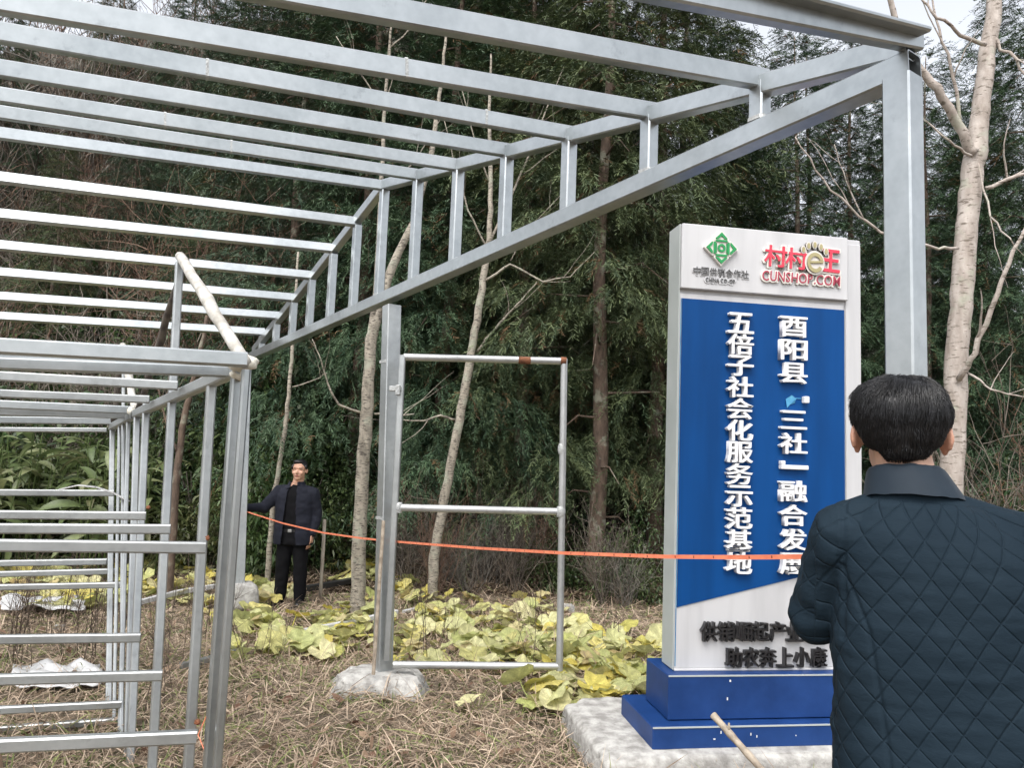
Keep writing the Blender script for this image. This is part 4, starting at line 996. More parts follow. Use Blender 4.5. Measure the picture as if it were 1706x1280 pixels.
for lab, grp, pts in [
        ('broad yellow green plant between the low shed corner and the lath', 'broad plants left of the middle post',
         [(420, 1022), (405, 1040), (440, 1050), (442, 1098), (465, 1090), (500, 1085), (525, 1092), (470, 1000), (398, 1000), (578, 1045), (560, 1060), (600, 1040), (540, 1046), (590, 1062), (612, 1030), (615, 1075), (570, 1090), (430, 1075)]),
        ('broad pale green plant between the man with the tape and the spotted trunk', 'broad plants behind the wooden stake', [(552, 950), (568, 962), (582, 945), (600, 958), (618, 970), (625, 945), (560, 975)]),
        ('broad yellow green plant left of the man with the tape behind the shed rails', 'broad plants behind the shed rails',
         [(440, 985), (425, 1000), (372, 960), (350, 950), (335, 975), (318, 955), (300, 985), (280, 960), (262, 945), (248, 975), (270, 1000), (310, 1010), (330, 1030), (160, 950), (130, 985), (180, 975), (100, 960), (60, 975), (30, 950), (200, 1000), (90, 1000), (150, 1010), (15, 1000), (45, 960), (75, 945), (110, 940), (140, 935), (20, 975), (190, 945), (170, 1000), (125, 1005), (55, 1005), (230, 955), (240, 990), (215, 970)]),
        ('broad leaf plant growing inside the outline of the pipe gate', 'broad plants seen through the pipe gate',
         [(682, 985), (698, 1000), (676, 1005), (692, 1065), (670, 1092), (700, 1092), (748, 1060), (740, 1090), (765, 1045), (800, 1065), (862, 1065), (885, 1050), (830, 1092), (850, 1132), (905, 1045), (870, 1100), (912, 1078), (760, 1095), (800, 1030), (880, 1020), (910, 1115), (720, 1030), (840, 1040)]),
        ('broad leaf plant between the pipe gate and the blue sign base', 'broad plants left of the sign base',
         [(955, 1065), (975, 1072), (1002, 1082), (968, 1112), (940, 1152), (1000, 1150), (1032, 1132), (1045, 1160), (962, 1185), (985, 1120), (1015, 1105), (1040, 1100), (930, 1170), (985, 1175)]),
        ('single broad yellow green leaf plant on the dry grass in front of the gate', None, [(846, 1192)])]:
    if len(pts) > 1:                                           # fill the carpet between the marked plants
        pts = pts + [(a[0] + g.gauss(0, 22), a[1] + g.gauss(0, 12)) for a in pts]
        if 'inside the outline' in lab: pts = [(min(max(a, 668), 925), b) for a, b in pts]
    for (px, py) in pts: broad_plant(px + g.uniform(-5, 5), py + g.uniform(-4, 6), g.randint(4, 6) if len(pts) > 1 else 3, lab, grp, g, g.uniform(.8, 1.15))
# long leaved plants under the shed rails at the left
def long_leaf():
    V = []; F = []; cols = []; m = 7
    for i in range(m):
        t = i / (m - 1); wd = .5 * math.sin(math.pi * min(t * .95 + .04, 1)) ** .8 * .21; z = .55 * t - 1.0 * t * t * .75; x = t - .12 * t * t
        for s, dz in ((-1, .03), (0, 0), (1, .03)): V.append((x, s * wd, z + dz)); cols.append((1.25, 1.25, 1.1) if s == 0 else (.95, .95, .95))
    for i in range(m - 1):
        for j in range(2): a = i * 3 + j; F.append((a, a + 1, a + 4, a + 3))
    me = bpy.data.meshes.new('leaf'); me.from_pydata(V, [], F); me.update(); me.materials.append(M['gleaf'])
    a = me.color_attributes.new('Col', 'FLOAT_COLOR', 'POINT'); a.data.foreach_set('color', [q for c in cols for q in (*c, 1)])
    me.polygons.foreach_set('use_smooth', [True] * len(F)); return me
lleaf = long_leaf()
stm = MB().tube([(0, 0, -.05), (.02, 0, .7), (.08, .02, 1.5)], [.014, .011, .005], 6).mesh('stem', M['leaf'])
a_ = stm.color_attributes.new('Col', 'FLOAT_COLOR', 'POINT'); a_.data.foreach_set('color', [.09, .13, .04, 1] * len(stm.vertices))
g = random.Random(8)
for k in range(40):
    px = -170 + 400 * (k / 39) + g.uniform(-15, 15); d = g.uniform(9.0, 11.2); x = at(px, 800, d).x
    e = empty('long_leaf_plant', (x, d, gz(x, d)), 'tall plant with long arching green leaves behind the left shed rails', 'plant', 'long leaved plants at the left')
    hh = g.uniform(.9, 1.25)
    for s in range(3):
        ox, oy = g.gauss(0, .12), g.gauss(0, .12); o = obj('stem', stm, e); o.location = (ox, oy, 0); o.scale = (1, 1, hh); o.rotation_euler = (g.gauss(0, .08), g.gauss(0, .08), g.uniform(0, 6.28))
        for q in range(6):
            h = hh * (.45 + .16 * q) * 1.08; az = q * 3.14 + g.gauss(0, .7) + s; L = g.uniform(.38, .6)
            o = obj('leaf', lleaf, e); o.location = (ox, oy, h); o.scale = (L, L * g.uniform(.9, 1.2), L); o.rotation_euler = (g.gauss(0, .3), g.gauss(-.1, .35), az)
# upright dry weeds
def weed_mesh(seed, n, H):
    g = np.random.default_rng(seed); P = []; W = []; m = 6
    def stem(p, d, L, w):
        pts = [p]; dd = d
        for k in range(m - 1): dd = unit((dd + g.normal(0, .05, 3))[None])[0]; pts.append(pts[-1] + dd * L / (m - 1))
        P.append(pts); W.append(w); return pts
    for i in range(n):
        d = unit(np.array([[g.normal(0, .12), g.normal(0, .12), 1]]))[0]; p = stem(np.array([g.normal(0, .03), g.normal(0, .03), -.03]), d, H * g.uniform(.8, 1.1), .0038)
        for k in range(9):
            q = p[g.integers(2, m)]; dd = unit((d + g.normal(0, .45, 3))[None])[0]; r = stem(q, dd, H * g.uniform(.08, .28), .002)
    P = np.array(P); V, F = strips(P, np.array(W)); col = np.repeat(lerpc((0.06, 0.045, 0.035), (0.17, 0.13, 0.10), g.random(len(P))), m * 3, 0)
    return np_mesh('dry_weed', V, F, M['twig'], col)
weeds = [weed_mesh(51, 2, .8), weed_mesh(52, 1, .95), weed_mesh(53, 3, .65)]
palew = weed_mesh(54, 2, 1.0)
g = random.Random(21)
def weed(px, py, i, sc, label, group, me=None):
    p = gp(px, py); o = obj('dry_weed', me or weeds[i], None, p); o.scale = (sc, sc, sc); o.rotation_euler = (g.gauss(0, .06), g.gauss(0, .06), g.uniform(0, 6.28))
    return tag(o, label, 'weed', group)
for k in range(34): weed(g.uniform(5, 195), g.uniform(1040, 1130), k % 3, g.uniform(.7, 1.05), 'thin upright dry weed behind the lower rails of the shed frame', 'dry weeds behind the shed rails')
for px, py in ((690, 1122), (705, 1110), (712, 1118), (680, 1100), (725, 1105)): weed(px, py, 1, .75, 'dark dry weed standing at the lower bar of the pipe gate', 'dry weeds at the gate bar')
for px, py, s in ((885, 1150, .9), (888, 1145, .7), (855, 1120, .6)): weed(px, py, 1, s, 'tall dark dry weed inside the right half of the pipe gate', 'dry weeds in the right half of the gate')
for px, py, s in ((255, 1200, 1.0), (280, 1180, .9), (310, 1120, .8), (440, 1125, .7), (405, 1120, .9), (368, 1110, .8), (460, 1165, .7)): weed(px, py, 0, s, 'thin dry weed rising beside the low shed corner post', 'dry weeds at the shed corner')
for px, py, s in ((1000, 1000, .8), (1015, 995, .7), (800, 1010, .75), (830, 1005, .8), (680, 1000, .7), (395, 985, .8), (520, 960, .6), (930, 1010, .7)): weed(px, py, 0, s, 'pale dry weed at the foot of the bank', 'pale dry weeds at the foot of the bank', palew)

for k in range(26): weed(g.uniform(690, 1070), g.uniform(985, 1090), 0, g.uniform(.45, .8), 'pale thin dry weed standing among the broad leaves between gate and sign', 'dry weeds between gate and sign', palew if k % 2 else weeds[2])
for k in range(14): weed(g.uniform(230, 420), g.uniform(1000, 1130), 0, g.uniform(.5, .85), 'thin brown dry weed between the shed uprights', 'dry weeds between the shed uprights', weeds[k % 3])
# ---------------------------------------------------------------- loose things on the plot
def ground_bar(name, pxs, wd, ht, mat, label, cat, lift=.03):
    mb = MB(); P = [gp(*q) + Vector((0, 0, lift)) for q in pxs]
    for a, b in zip(P[:-1], P[1:]): mb.prism(rect(wd, ht, .004), a, b, (0, 0, 1))
    return tag(mb.build(name, mat), label, cat)
ground_bar('ground_tube', [(505, 1072), (602, 1050), (660, 1036)], .045, .045, M['white_plastic'], 'white tube lying on the ground left of the middle post', 'tube', .09)
ground_bar('ground_tube', [(395, 1098), (330, 1118), (300, 1124)], .04, .04, M['steel_dull'], 'grey tube lying on the ground beside the shed corner post', 'tube', .05)
ground_bar('ground_tube', [(215, 1025), (300, 1003), (365, 992)], .05, .05, M['white_plastic'], 'white tube lying behind the shed posts near the far footing', 'tube', .10)
ground_bar('ground_tube', [(672, 1030), (720, 1020)], .04, .03, M['white_plastic'], 'short white strip on the ground inside the pipe gate', 'strip', .06)
ground_bar('black_trough', [(510, 996), (590, 980)], .10, .06, M['black_plastic'], 'black plastic edging strip on the ground right of the man with the tape', 'edging', .10)
a = gp(533, 1005); o = MB().tube([a, at(537, 940, a.y), at(541, 866, a.y)], [.022, .021, .02], 8).build('wooden_stake', M['wood'], smooth=True)
tag(o, 'slim wooden stake planted beside the man with the tape', 'stake')
def sheet(name, px0, px1, py0, py1, label, seed, lift=.06):
    p = [gp(px0, py1), gp(px1, py1), gp(px1, py0), gp(px0, py0)]; n = 14; V = []; F = []
    for i in range(n):
        for j in range(n):
            u, v = i / (n - 1), j / (n - 1); q = p[0].lerp(p[1], u).lerp(p[3].lerp(p[2], u), v)
            V.append((q.x + .04 * mnoise.noise(Vector((v * 4, seed, 0))), q.y + .05 * mnoise.noise(Vector((u * 4, seed, 5))), gz(q.x, q.y) + lift + .07 * mnoise.noise(Vector((u * 4, v * 5, seed)))))
    k = n * n
    V += [(x, y, z - .006) for x, y, z in V]
    for i in range(n - 1):
        for j in range(n - 1): a = i * n + j; F += [(a, a + n, a + n + 1, a + 1), (k + a + 1, k + a + n + 1, k + a + n, k + a)]
    for i in range(n - 1):
        for (a, b) in ((i, i + 1), (k - n + i + 1, k - n + i), ((i + 1) * n, i * n), (i * n + n - 1, (i + 1) * n + n - 1)): F.append((a, b, b + k, a + k))
    me = bpy.data.meshes.new(name); me.from_pydata(V, [], F); me.update(); me.materials.append(M['white_plastic']); me.polygons.foreach_set('use_smooth', [True] * len(F))
    return tag(obj(name, me), label, 'sheet')
sheet('plastic_sheet', 20, 165, 1122, 1160, 'crumpled white sheet on the ground under the front shed rails', 1.0)
sheet('plastic_sheet', 0, 140, 1012, 1034, 'white sheet lying on the ground further back under the shed rails', 4.0, .10)
# stones on the plot
for px, py, s, lab in ((945, 1020, .14, 'grey stone on the bank left of the bare cedar trunk'), (100, 1050, .08, 'pale stone among weeds under the shed rails')):
    p = gp(px, py); lump('stone', p - Vector((0, 0, .03)), s * 1.4, s, s * .8, M['concrete'], lab, 'stone', px, n=14, amp=.3)
# measuring tape, sagging from the far man's hand to the near man's hand
ta, tb_ = at(411, 853, 8.25), at(1352, 927, 1.80)
pts = []
mid_px = [(411, 853, 8.25), (470, 872, 7.3), (538, 888, 6.4), (600, 897, 5.75), (660, 903, 5.15), (800, 914, 4.1), (940, 922, 3.25), (1110, 928, 2.68), (1230, 929, 2.35), (1345, 928, 2.08), (1372, 926, 2.0)]
T3 = [at(*q) for q in mid_px]
mb = MB()
for i, (a, b) in enumerate(zip(T3[:-1], T3[1:])):
    mb.prism(rect(.0012, .0135, 0), a, b + (b - a).normalized() * .0005, (0, 0, 1))
tape = mb.build('measuring_tape', M['tape']); tag(tape, 'orange measuring tape stretched between the two men across the plot', 'tape')
mk = MB()
for i, (a, b) in enumerate(zip(T3[:-1], T3[1:])):
    L = (b - a).length; nn = int(L / .1)
    d = (b - a).normalized(); side = d.cross(Vector((0, 0, 1))).normalized(); side = side if side.y < 0 else -side
    for k in range(nn):
        c = a + d * (k + .5) * .1 + side * .0009
        mk.prism(rect(.0006, .007, 0), c, c + d * .004, (0, 0, 1))
mk.build('tape_marks', M['tape_mark'], tape)
# ================================================================== PEOPLE
def capsule(mb, a, b, r0, r1, n=14, sq=None):
    a = Vector(a); b = Vector(b); d = b - a; L = d.length; d = d.normalized() if L > 1e-6 else Vector((0, 0, 1))
    s = d.orthogonal().normalized(); t = d.cross(s); rings = []
    for k in range(5): ph = -math.pi / 2 + (math.pi / 2) * k / 4; rings.append((a + d * (r0 * math.sin(ph)), r0 * math.cos(ph)))
    for k in range(5): ph = (math.pi / 2) * k / 4; rings.append((b + d * (r1 * math.sin(ph)), r1 * math.cos(ph)))
    vs = []
    for c, r in rings:
        r = max(r, 1e-4); vs += [c + (s * math.cos(6.28319 * j / n) + t * math.sin(6.28319 * j / n)) * r for j in range(n)]
    m = len(rings); fs = [(i * n + j, i * n + (j + 1) % n, (i + 1) * n + (j + 1) % n, (i + 1) * n + j) for i in range(m - 1) for j in range(n)]
    fs += [tuple(range(n))[::-1], tuple(range((m - 1) * n, m * n))]; mb.add(vs, fs)
def ellip(mb, c, r, rot=None, n=18, m=12):
    c = Vector(c); rot = rot or Matrix.Identity(3); vs = []
    for i in range(m + 1):
        ph = -math.pi / 2 + math.pi * i / m
        for j in range(n):
            th = 6.28319 * j / n; k = max(math.cos(ph), 1e-4); vs.append(c + rot @ Vector((r[0] * k * math.cos(th), r[1] * k * math.sin(th), r[2] * math.sin(ph))))
    fs = [(i * n + j, i * n + (j + 1) % n, (i + 1) * n + (j + 1) % n, (i + 1) * n + j) for i in range(m) for j in range(n)]
    fs += [tuple(range(n))[::-1], tuple(range(m * n, (m + 1) * n))]; mb.add(vs, fs)
def loft(mb, rings, n=40, e=2.4):
    """rings: (z, a, b, cx, cy) closed superellipse loft"""
    vs = []
    for z, a, b, cx, cy in rings:
        for j in range(n):
            th = 6.28319 * j / n; c, s = math.cos(th), math.sin(th)
            vs.append((cx + a * math.copysign(abs(c) ** (2 / e), c), cy + b * math.copysign(abs(s) ** (2 / e), s), z))
    m = len(rings); fs = [(i * n + j, i * n + (j + 1) % n, (i + 1) * n + (j + 1) % n, (i + 1) * n + j) for i in range(m - 1) for j in range(n)]
    fs += [tuple(range(n))[::-1], tuple(range((m - 1) * n, m * n))]; mb.add(vs, fs)
def fuse(mb, voxel, smooth=6, fac=0.5):
    me = bpy.data.meshes.new('tmp'); me.from_pydata([tuple(v) for v in mb.v], [], mb.f); me.update()
    o = bpy.data.objects.new('tmp', me); C.objects.link(o)
    r = o.modifiers.new('r', 'REMESH'); r.mode = 'VOXEL'; r.voxel_size = voxel; r.adaptivity = 0
    if smooth: s = o.modifiers.new('s', 'SMOOTH'); s.factor = fac; s.iterations = smooth
    dg = bpy.context.evaluated_depsgraph_get(); dg.update(); ev = o.evaluated_get(dg); m2 = ev.to_mesh()
    V = np.empty(len(m2.vertices) * 3, np.float32); m2.vertices.foreach_get('co', V); V = V.reshape(-1, 3).astype(float)
    N = np.empty(len(m2.vertices) * 3, np.float32); m2.vertices.foreach_get('normal', N); N = N.reshape(-1, 3).astype(float)
    lt = np.empty(len(m2.polygons), np.int32); m2.polygons.foreach_get('loop_total', lt)
    lv = np.empty(len(m2.loops), np.int32); m2.loops.foreach_get('vertex_index', lv)
    F = []; st = np.cumsum(lt) - lt
    for k in (3, 4):
        w_ = np.where(lt == k)[0]
        if len(w_): F.append(np.stack([lv[st[w_] + i] for i in range(k)], 1))
    ev.to_mesh_clear(); bpy.data.objects.remove(o); bpy.data.meshes.remove(me)
    return V, N, F
def vnoise(V, sc, off=0.0):
    return np.array([mnoise.noise(Vector((x * sc[0] + off, y * sc[1], z * sc[2]))) for x, y, z in V])
def cut(V, F, mask):
    F2 = [f[mask[f].all(1)] for f in F]; used = np.zeros(len(V), bool)
    for f in F2: used[f.ravel()] = True
    ix = np.cumsum(used) - 1; return V[used], [ix[f] for f in F2], used
def hand(mb, wrist, d, nrm, side, curl=0.5, s=1.0, spread=0.06):
    """palm, four fingers and a thumb; d along the hand, nrm out of the back of the hand, side +1/-1 where the thumb sits"""
    d = Vector(d).normalized(); nrm = Vector(nrm); nrm = (nrm - d * nrm.dot(d)).normalized(); x = d.cross(nrm) * side; w_ = Vector(wrist)
    for k in range(4):
        o = x * (0.027 - 0.018 * k) * s; capsule(mb, w_ + o * .75 + d * .012 * s, w_ + o + d * .085 * s, .013 * s, .0115 * s, 8)
        L = (.040, .046, .043, .033)[k] * s; p = w_ + o + d * .088 * s; dd = d + x * spread * (1.5 - k)
        for j in range(3):
            dd = (dd.normalized() * math.cos(curl) - nrm * math.sin(curl)); q = p + dd.normalized() * L * (1, .7, .6)[j]
            capsule(mb, p, q, (.0098 - .0008 * j) * s, (.0092 - .0010 * j) * s, 8); p = q
    p = w_ + x * .028 * s + d * .02 * s; q = p + (x * .8 + d * .75 - nrm * .35).normalized() * .042 * s; r = q + (d * .9 + x * .1 - nrm * .5).normalized() * .034 * s
    capsule(mb, p, q, .015 * s, .011 * s, 8); capsule(mb, q, r, .0108 * s, .009 * s, 8)
def skin_mat():
    m, nt, b = new_mat('skin'); a = nnode(nt, 'ShaderNodeAttribute'); a.attribute_name = 'Col'
    c = mixc(nt, 1.0, a.outputs['Color'], ramp(nt, tex_noise(nt, 40, 3), [(0.3, g3(0.88)), (0.7, g3(1.08))]), 'MULTIPLY')
    nt.links.new(c, b.inputs['Base Color']); b.inputs['Roughness'].default_value = 0.5
    b.inputs['Subsurface Weight'].default_value = 0.12; b.inputs['Subsurface Radius'].default_value = (0.012, 0.005, 0.003); b.inputs['Subsurface Scale'].default_value = 0.5
    return m
M['skin'] = skin_mat()
def cloth_mat(name, c1, c2, sheen=0.2, rough=0.75, wv=420, spec=0.3):
    m, nt, b = new_mat(name); f = tex_noise(nt, 6, 4); nt.links.new(ramp(nt, f, [(0.3, c1), (0.7, c2)]), b.inputs['Base Color'])
    b.inputs['Roughness'].default_value = rough; b.inputs['Specular IOR Level'].default_value = spec; b.inputs['Sheen Weight'].default_value = sheen; b.inputs['Sheen Roughness'].default_value = 0.4
    bump(nt, b, tex_noise(nt, wv, 2), 0.15, 0.002); return m
M['quilt'] = cloth_mat('quilted_navy_nylon', (0.0055, 0.0125, 0.021), (0.008, 0.017, 0.028), 0.0, 0.62, spec=0.3)
def quilt_mat():
    m, nt, b = new_mat('quilted_navy_nylon'); a = nnode(nt, 'ShaderNodeAttribute'); a.attribute_name = 'Col'
    sp3 = nt.nodes.new('ShaderNodeSeparateColor'); nt.links.new(a.outputs['Color'], sp3.inputs[0]); hs_ = []
    for k in (0, 1):
        pp = nt.nodes.new('ShaderNodeMath'); pp.operation = 'PINGPONG'; pp.inputs[1].default_value = 0.5; nt.links.new(sp3.outputs[k], pp.inputs[0])
        mr = nnode(nt, 'ShaderNodeMapRange'); mr.interpolation_type = 'SMOOTHSTEP'; mr.inputs['From Min'].default_value = 0.0; mr.inputs['From Max'].default_value = 0.075
        nt.links.new(pp.outputs[0], mr.inputs['Value']); hs_.append(mr.outputs[0])
    mn = nt.nodes.new('ShaderNodeMath'); mn.operation = 'MINIMUM'; nt.links.new(hs_[0], mn.inputs[0]); nt.links.new(hs_[1], mn.inputs[1])
    mu_ = nt.nodes.new('ShaderNodeMath'); mu_.operation = 'MULTIPLY'; nt.links.new(mn.outputs[0], mu_.inputs[0]); nt.links.new(sp3.outputs[2], mu_.inputs[1])
    ad = nt.nodes.new('ShaderNodeMath'); ad.operation = 'MULTIPLY_ADD'; nt.links.new(tex_noise(nt, 26, 5, stretch=(1, 1, 2.4), rough=.65), ad.inputs[0]); ad.inputs[1].default_value = 1.0; nt.links.new(mu_.outputs[0], ad.inputs[2])
    bump(nt, b, ad.outputs[0], 0.6, 0.0038)
    nt.links.new(ramp(nt, tex_noise(nt, 5, 4), [(0.3, (0.0064, 0.0140, 0.0220)), (0.7, (0.0102, 0.0198, 0.0295))]), b.inputs['Base Color'])
    b.inputs['Roughness'].default_value = 0.8; b.inputs['Specular IOR Level'].default_value = 0.12; return m
M['quilt'] = quilt_mat()
M['collar'] = cloth_mat('navy_collar_cloth', (0.008, 0.015, 0.024), (0.011, 0.020, 0.031), 0.05, 0.7, spec=0.25)
M['navy'] = cloth_mat('dark_navy_jacket', (0.009, 0.0105, 0.0175), (0.014, 0.0155, 0.025), 0.03, 0.8, spec=0.2)
M['black_cloth'] = cloth_mat('black_cloth', (0.0035, 0.0035, 0.0045), (0.006, 0.006, 0.0075), 0.0, 0.85, spec=0.15)
M['hair'] = simple_mat('black_hair', (0.004, 0.004, 0.005), (0.010, 0.010, 0.012), 60, 0.42, 0, 0, 40, spec=0.45)
M['hair2'] = simple_mat('black_hair_strands', (0.006, 0.006, 0.007), (0.016, 0.016, 0.018), 60, 0.36, 0, 0, 40, spec=0.5)
M['shoe'] = simple_mat('black_leather', (0.006, 0.006, 0.007), (0.012, 0.012, 0.013), 20, 0.35)
M['buckle'] = simple_mat('belt_buckle', (0.4, 0.4, 0.4), (0.5, 0.5, 0.5), 20, 0.3, 0.9)
SK = np.array([0.48, 0.285, 0.20])

def shoe(name, x, y, ang, parent, fwd):
    """fwd +1 toe towards +y, -1 towards -y"""
    mb = MB(); f = fwd
    capsule(mb, (x, y - .05 * f, .045), (x + ang * .10, y + .06 * f, .045), .046, .043, 12); capsule(mb, (x + ang * .08, y + .05 * f, .036), (x + ang * .18, y + .15 * f, .032), .044, .036, 12)
    ellip(mb, (x, y - .05 * f, .06), (.045, .05, .05))
    mb.box((x + ang * .07, y + .045 * f, .012), (.088, .26, .024))
    V, N, F = fuse(mb, .008, 6); return obj(name, np_mesh(name, V, F, M['shoe'], smooth=True), parent)

# ---------------------------------------------------------------- man in the quilted jacket, seen from behind
def near_man():
    base = Vector((.95, 1.66, gz(.95, 1.66)))
    e = empty('person', base, 'man with black hair in dark quilted jacket, back turned, in the right foreground', 'person')
    e.rotation_euler = (0, 0, R(-22))
    # ---- body, one continuous mesh
    mb = MB(); HC = Vector((-.075, .035, 1.70))
    ellip(mb, HC + Vector((0, -.012, .015)), (.084, .096, .095)); ellip(mb, HC + Vector((0, .03, -.055)), (.064, .062, .07))
    ellip(mb, HC + Vector((0, .092, -.02)), (.013, .02, .026)); ellip(mb, HC + Vector((0, .05, -.105)), (.03, .03, .022))
    for s in (-1, 1):
        rr = Matrix.Rotation(R(24) * s, 3, 'Z') @ Matrix.Rotation(R(-10), 3, 'X')
        ellip(mb, HC + Vector((s * .094, -.012, -.016)), (.0085, .021, .034), rr); ellip(mb, HC + Vector((s * .089, .0, -.045)), (.008, .012, .014), rr)
        ellip(mb, HC + Vector((s * .084, .0, -.02)), (.012, .012, .022))
    capsule(mb, (-.045, .005, 1.48), HC + Vector((0, -.01, -.05)), .064, .060, 16)
    loft(mb, [(.84, .17, .11, 0, 0), (1.0, .165, .105, 0, 0), (1.2, .17, .105, 0, 0), (1.4, .18, .10, 0, 0), (1.48, .12, .075, 0, 0), (1.52, .06, .055, 0, 0)])
    sl, el, wl = Vector((-.200, .0, 1.455)), Vector((-.252, .07, 1.26)), Vector((-.245, .255, 1.355))
    sr, er, wr = Vector((.200, .0, 1.45)), Vector((.275, .06, 1.21)), Vector((.17, .27, 1.27))
    for a, b, c in ((sl, el, wl), (sr, er, wr)):
        capsule(mb, a, b, .048, .04); capsule(mb, b, c, .039, .026)
    hand(mb, wl, (wl - el) + Vector((.04, 0, .02)), (-.9, -.2, .3), 1, .55); hand(mb, wr, (wr - er), (.8, -.2, .4), -1, .5)
    for s in (-1, 1):
        capsule(mb, (s * .09, 0, .86), (s * .10, .01, .48), .085, .058); capsule(mb, (s * .10, .01, .48), (s * .105, -.01, .10), .056, .038); capsule(mb, (s * .105, -.0, .07), (s * .116, .07, .05), .03, .025)
    V, N, F = fuse(mb, .006, 3)
    col = np.tile(SK, (len(V), 1)); d = np.abs(V[:, 0] - HC.x); ear = (d > .084) & (V[:, 2] > 1.6) & (V[:, 2] < 1.75); col[ear] *= np.array([1.02, .90, .88])
    obj('body', np_mesh('body', V, F, M['skin'], col, smooth=True), e)
    # ---- hair
    mb = MB(); ellip(mb, HC + Vector((0, -.015, .042)), (.102, .110, .080)); ellip(mb, HC + Vector((0, -.048, .0)), (.086, .068, .060)); ellip(mb, HC + Vector((.02, -.0, .062)), (.072, .085, .062))
    ellip(mb, HC + Vector((0, -.058, -.042)), (.056, .044, .036)); ellip(mb, HC + Vector((-.045, -.01, .075)), (.045, .07, .035))
    ellip(mb, HC + Vector((0, -.035, .02)), (.095, .085, .062)); V, N, F = fuse(mb, .006, 22); V = V + N * (.007 * vnoise(V, (22, 22, 12)) + .005 * vnoise(V, (60, 60, 16), 4))[:, None]
    hair = obj('hair', np_mesh('hair', V, F, M['hair'], smooth=True), e)
    gg = np.random.default_rng(3); n = 14000; ix = gg.integers(0, len(V), n); P0 = V[ix]; NN = N[ix]
    cr = np.array(HC) + np.array([.015, -.045, .125]); fl = P0 - cr; fl[:, 2] -= .05 + .05 * gg.random(n); fl += gg.normal(0, .007, (n, 3)); fl[:, 0] += .05 * vnoise(P0, (28, 28, 14), 3); fl[:, 2] += .03 * vnoise(P0, (28, 28, 14), 8)
    fl = unit(fl - NN * (fl * NN).sum(1, keepdims=True)); L = gg.uniform(.03, .06, n); L = L * np.clip((P0[:, 2] - (HC.z - .085)) / .10, .15, 1); m = 5; pts = []
    for k in range(m):
        t = k / (m - 1); lift = (.0005 + .006 * gg.random(n) ** 3 * math.sin(math.pi * min(t * .8 + .1, 1)))[:, None]
        q = P0 + fl * (L * t)[:, None]; q = q - NN * ((L * t) ** 2 * 4.2)[:, None] + NN * lift; pts.append(q)
    SV, SF = strips(np.stack(pts, 1), gg.uniform(.0005, .0011, n)); o = obj('hair_strands', np_mesh('hair_strands', SV, SF, M['hair2']), hair); o['kind'] = 'stuff'
    # ---- quilted jacket
    mb = MB()
    loft(mb, [(.80, .226, .16, .01, 0), (.88, .230, .165, .01, 0), (1.0, .226, .158, .008, 0), (1.12, .220, .150, .0, 0), (1.25, .220, .146, 0, 0), (1.36, .222, .140, 0, 0), (1.43, .215, .128, -.003, .0), (1.48, .180, .108, -.012, .0), (1.525, .125, .088, -.03, .005), (1.555, .088, .074, -.045, .01), (1.575, .075, .068, -.05, .012)], 48)
    for s, (a, b, c) in ((-1, (sl, el, wl)), (1, (sr, er, wr))):
        capsule(mb, a + Vector((-s * .01, 0, -.012)), b, .080, .066, 18); capsule(mb, b, b.lerp(c, .98), .066, .046, 18)
        capsule(mb, (s * .07 - .035, .005, 1.512), a + Vector((-s * .01, .0, .0)), .052, .072, 16)
    V, N, F = fuse(mb, .0042, 10)
    x, y, z = V.T; th = np.arctan2(x, -(y - .02)); u = th * .185; v = z
    arm = (np.abs(x) > .215) & ((y > .03) | (np.abs(x) > .255))
    u = np.where(arm, y * 1.0 + x * .2, u)
    d1 = (.0375, -.0365); d2 = (-.0225, -.0365); det = d1[0] * d2[1] - d1[1] * d2[0]
    wob = .004 * vnoise(V, (9, 9, 9)); uu = u + wob; vv = v + .004 * vnoise(V, (8, 8, 8), 5)
    s_ = (uu * d2[1] - vv * d2[0]) / det; t_ = (d1[0] * vv - d1[1] * uu) / det
    ds = np.abs(s_ - np.round(s_)) * .047; dt = np.abs(t_ - np.round(t_)) * .047
    g1 = np.exp(-(ds / .0042) ** 2); g2 = np.exp(-(dt / .0042) ** 2); groove = np.maximum(g1, g2 * .95)
    pil = np.sqrt(np.abs(np.sin(np.pi * s_) * np.sin(np.pi * t_)))
    back = np.where(arm, .35, 1.0) * np.where(z < 1.53, 1, 0)
    # seams: armhole, side panel seam, cross seam
    seam = np.exp(-((np.abs(x) - (.198 + .03 * np.clip(1.42 - z, 0, .2) * 0)) / .005) ** 2) * ((z > 1.24) & (z < 1.52))
    xs_ = np.interp(z, [.8, .96, 1.27, 1.40], [-.095, -.108, -.150, -.205]); seam2 = np.exp(-((x - xs_) / .004) ** 2) * ((z < 1.40) & (y < .05)); seam2 = np.maximum(seam2, np.exp(-((x + xs_ - .01) / .004) ** 2) * ((z < 1.40) & (y < .05)))
    disp = back * (.0026 * pil) - .005 * seam - .005 * seam2
    wr_ = vnoise(V, (7, 7, 34), 9) * .0022 + vnoise(V, (16, 16, 60), 3) * .0010
    sleeve_w = vnoise(V, (20, 20, 26), 2) * .006 + vnoise(V, (9, 9, 11), 7) * .008
    big = vnoise(V, (3.2, 3.2, 5.0), 1.5) * .010
    disp = disp + wr_ + np.where(np.abs(x) > .21, sleeve_w, 0) + big
    V2 = V + N * disp[:, None]
    qc = np.stack([s_, t_, np.where(z < 1.54, np.where(arm, .6, 1.0), 0)], 1)
    jk = obj('jacket', np_mesh('jacket', V2, F, M['quilt'], qc, smooth=True), e)
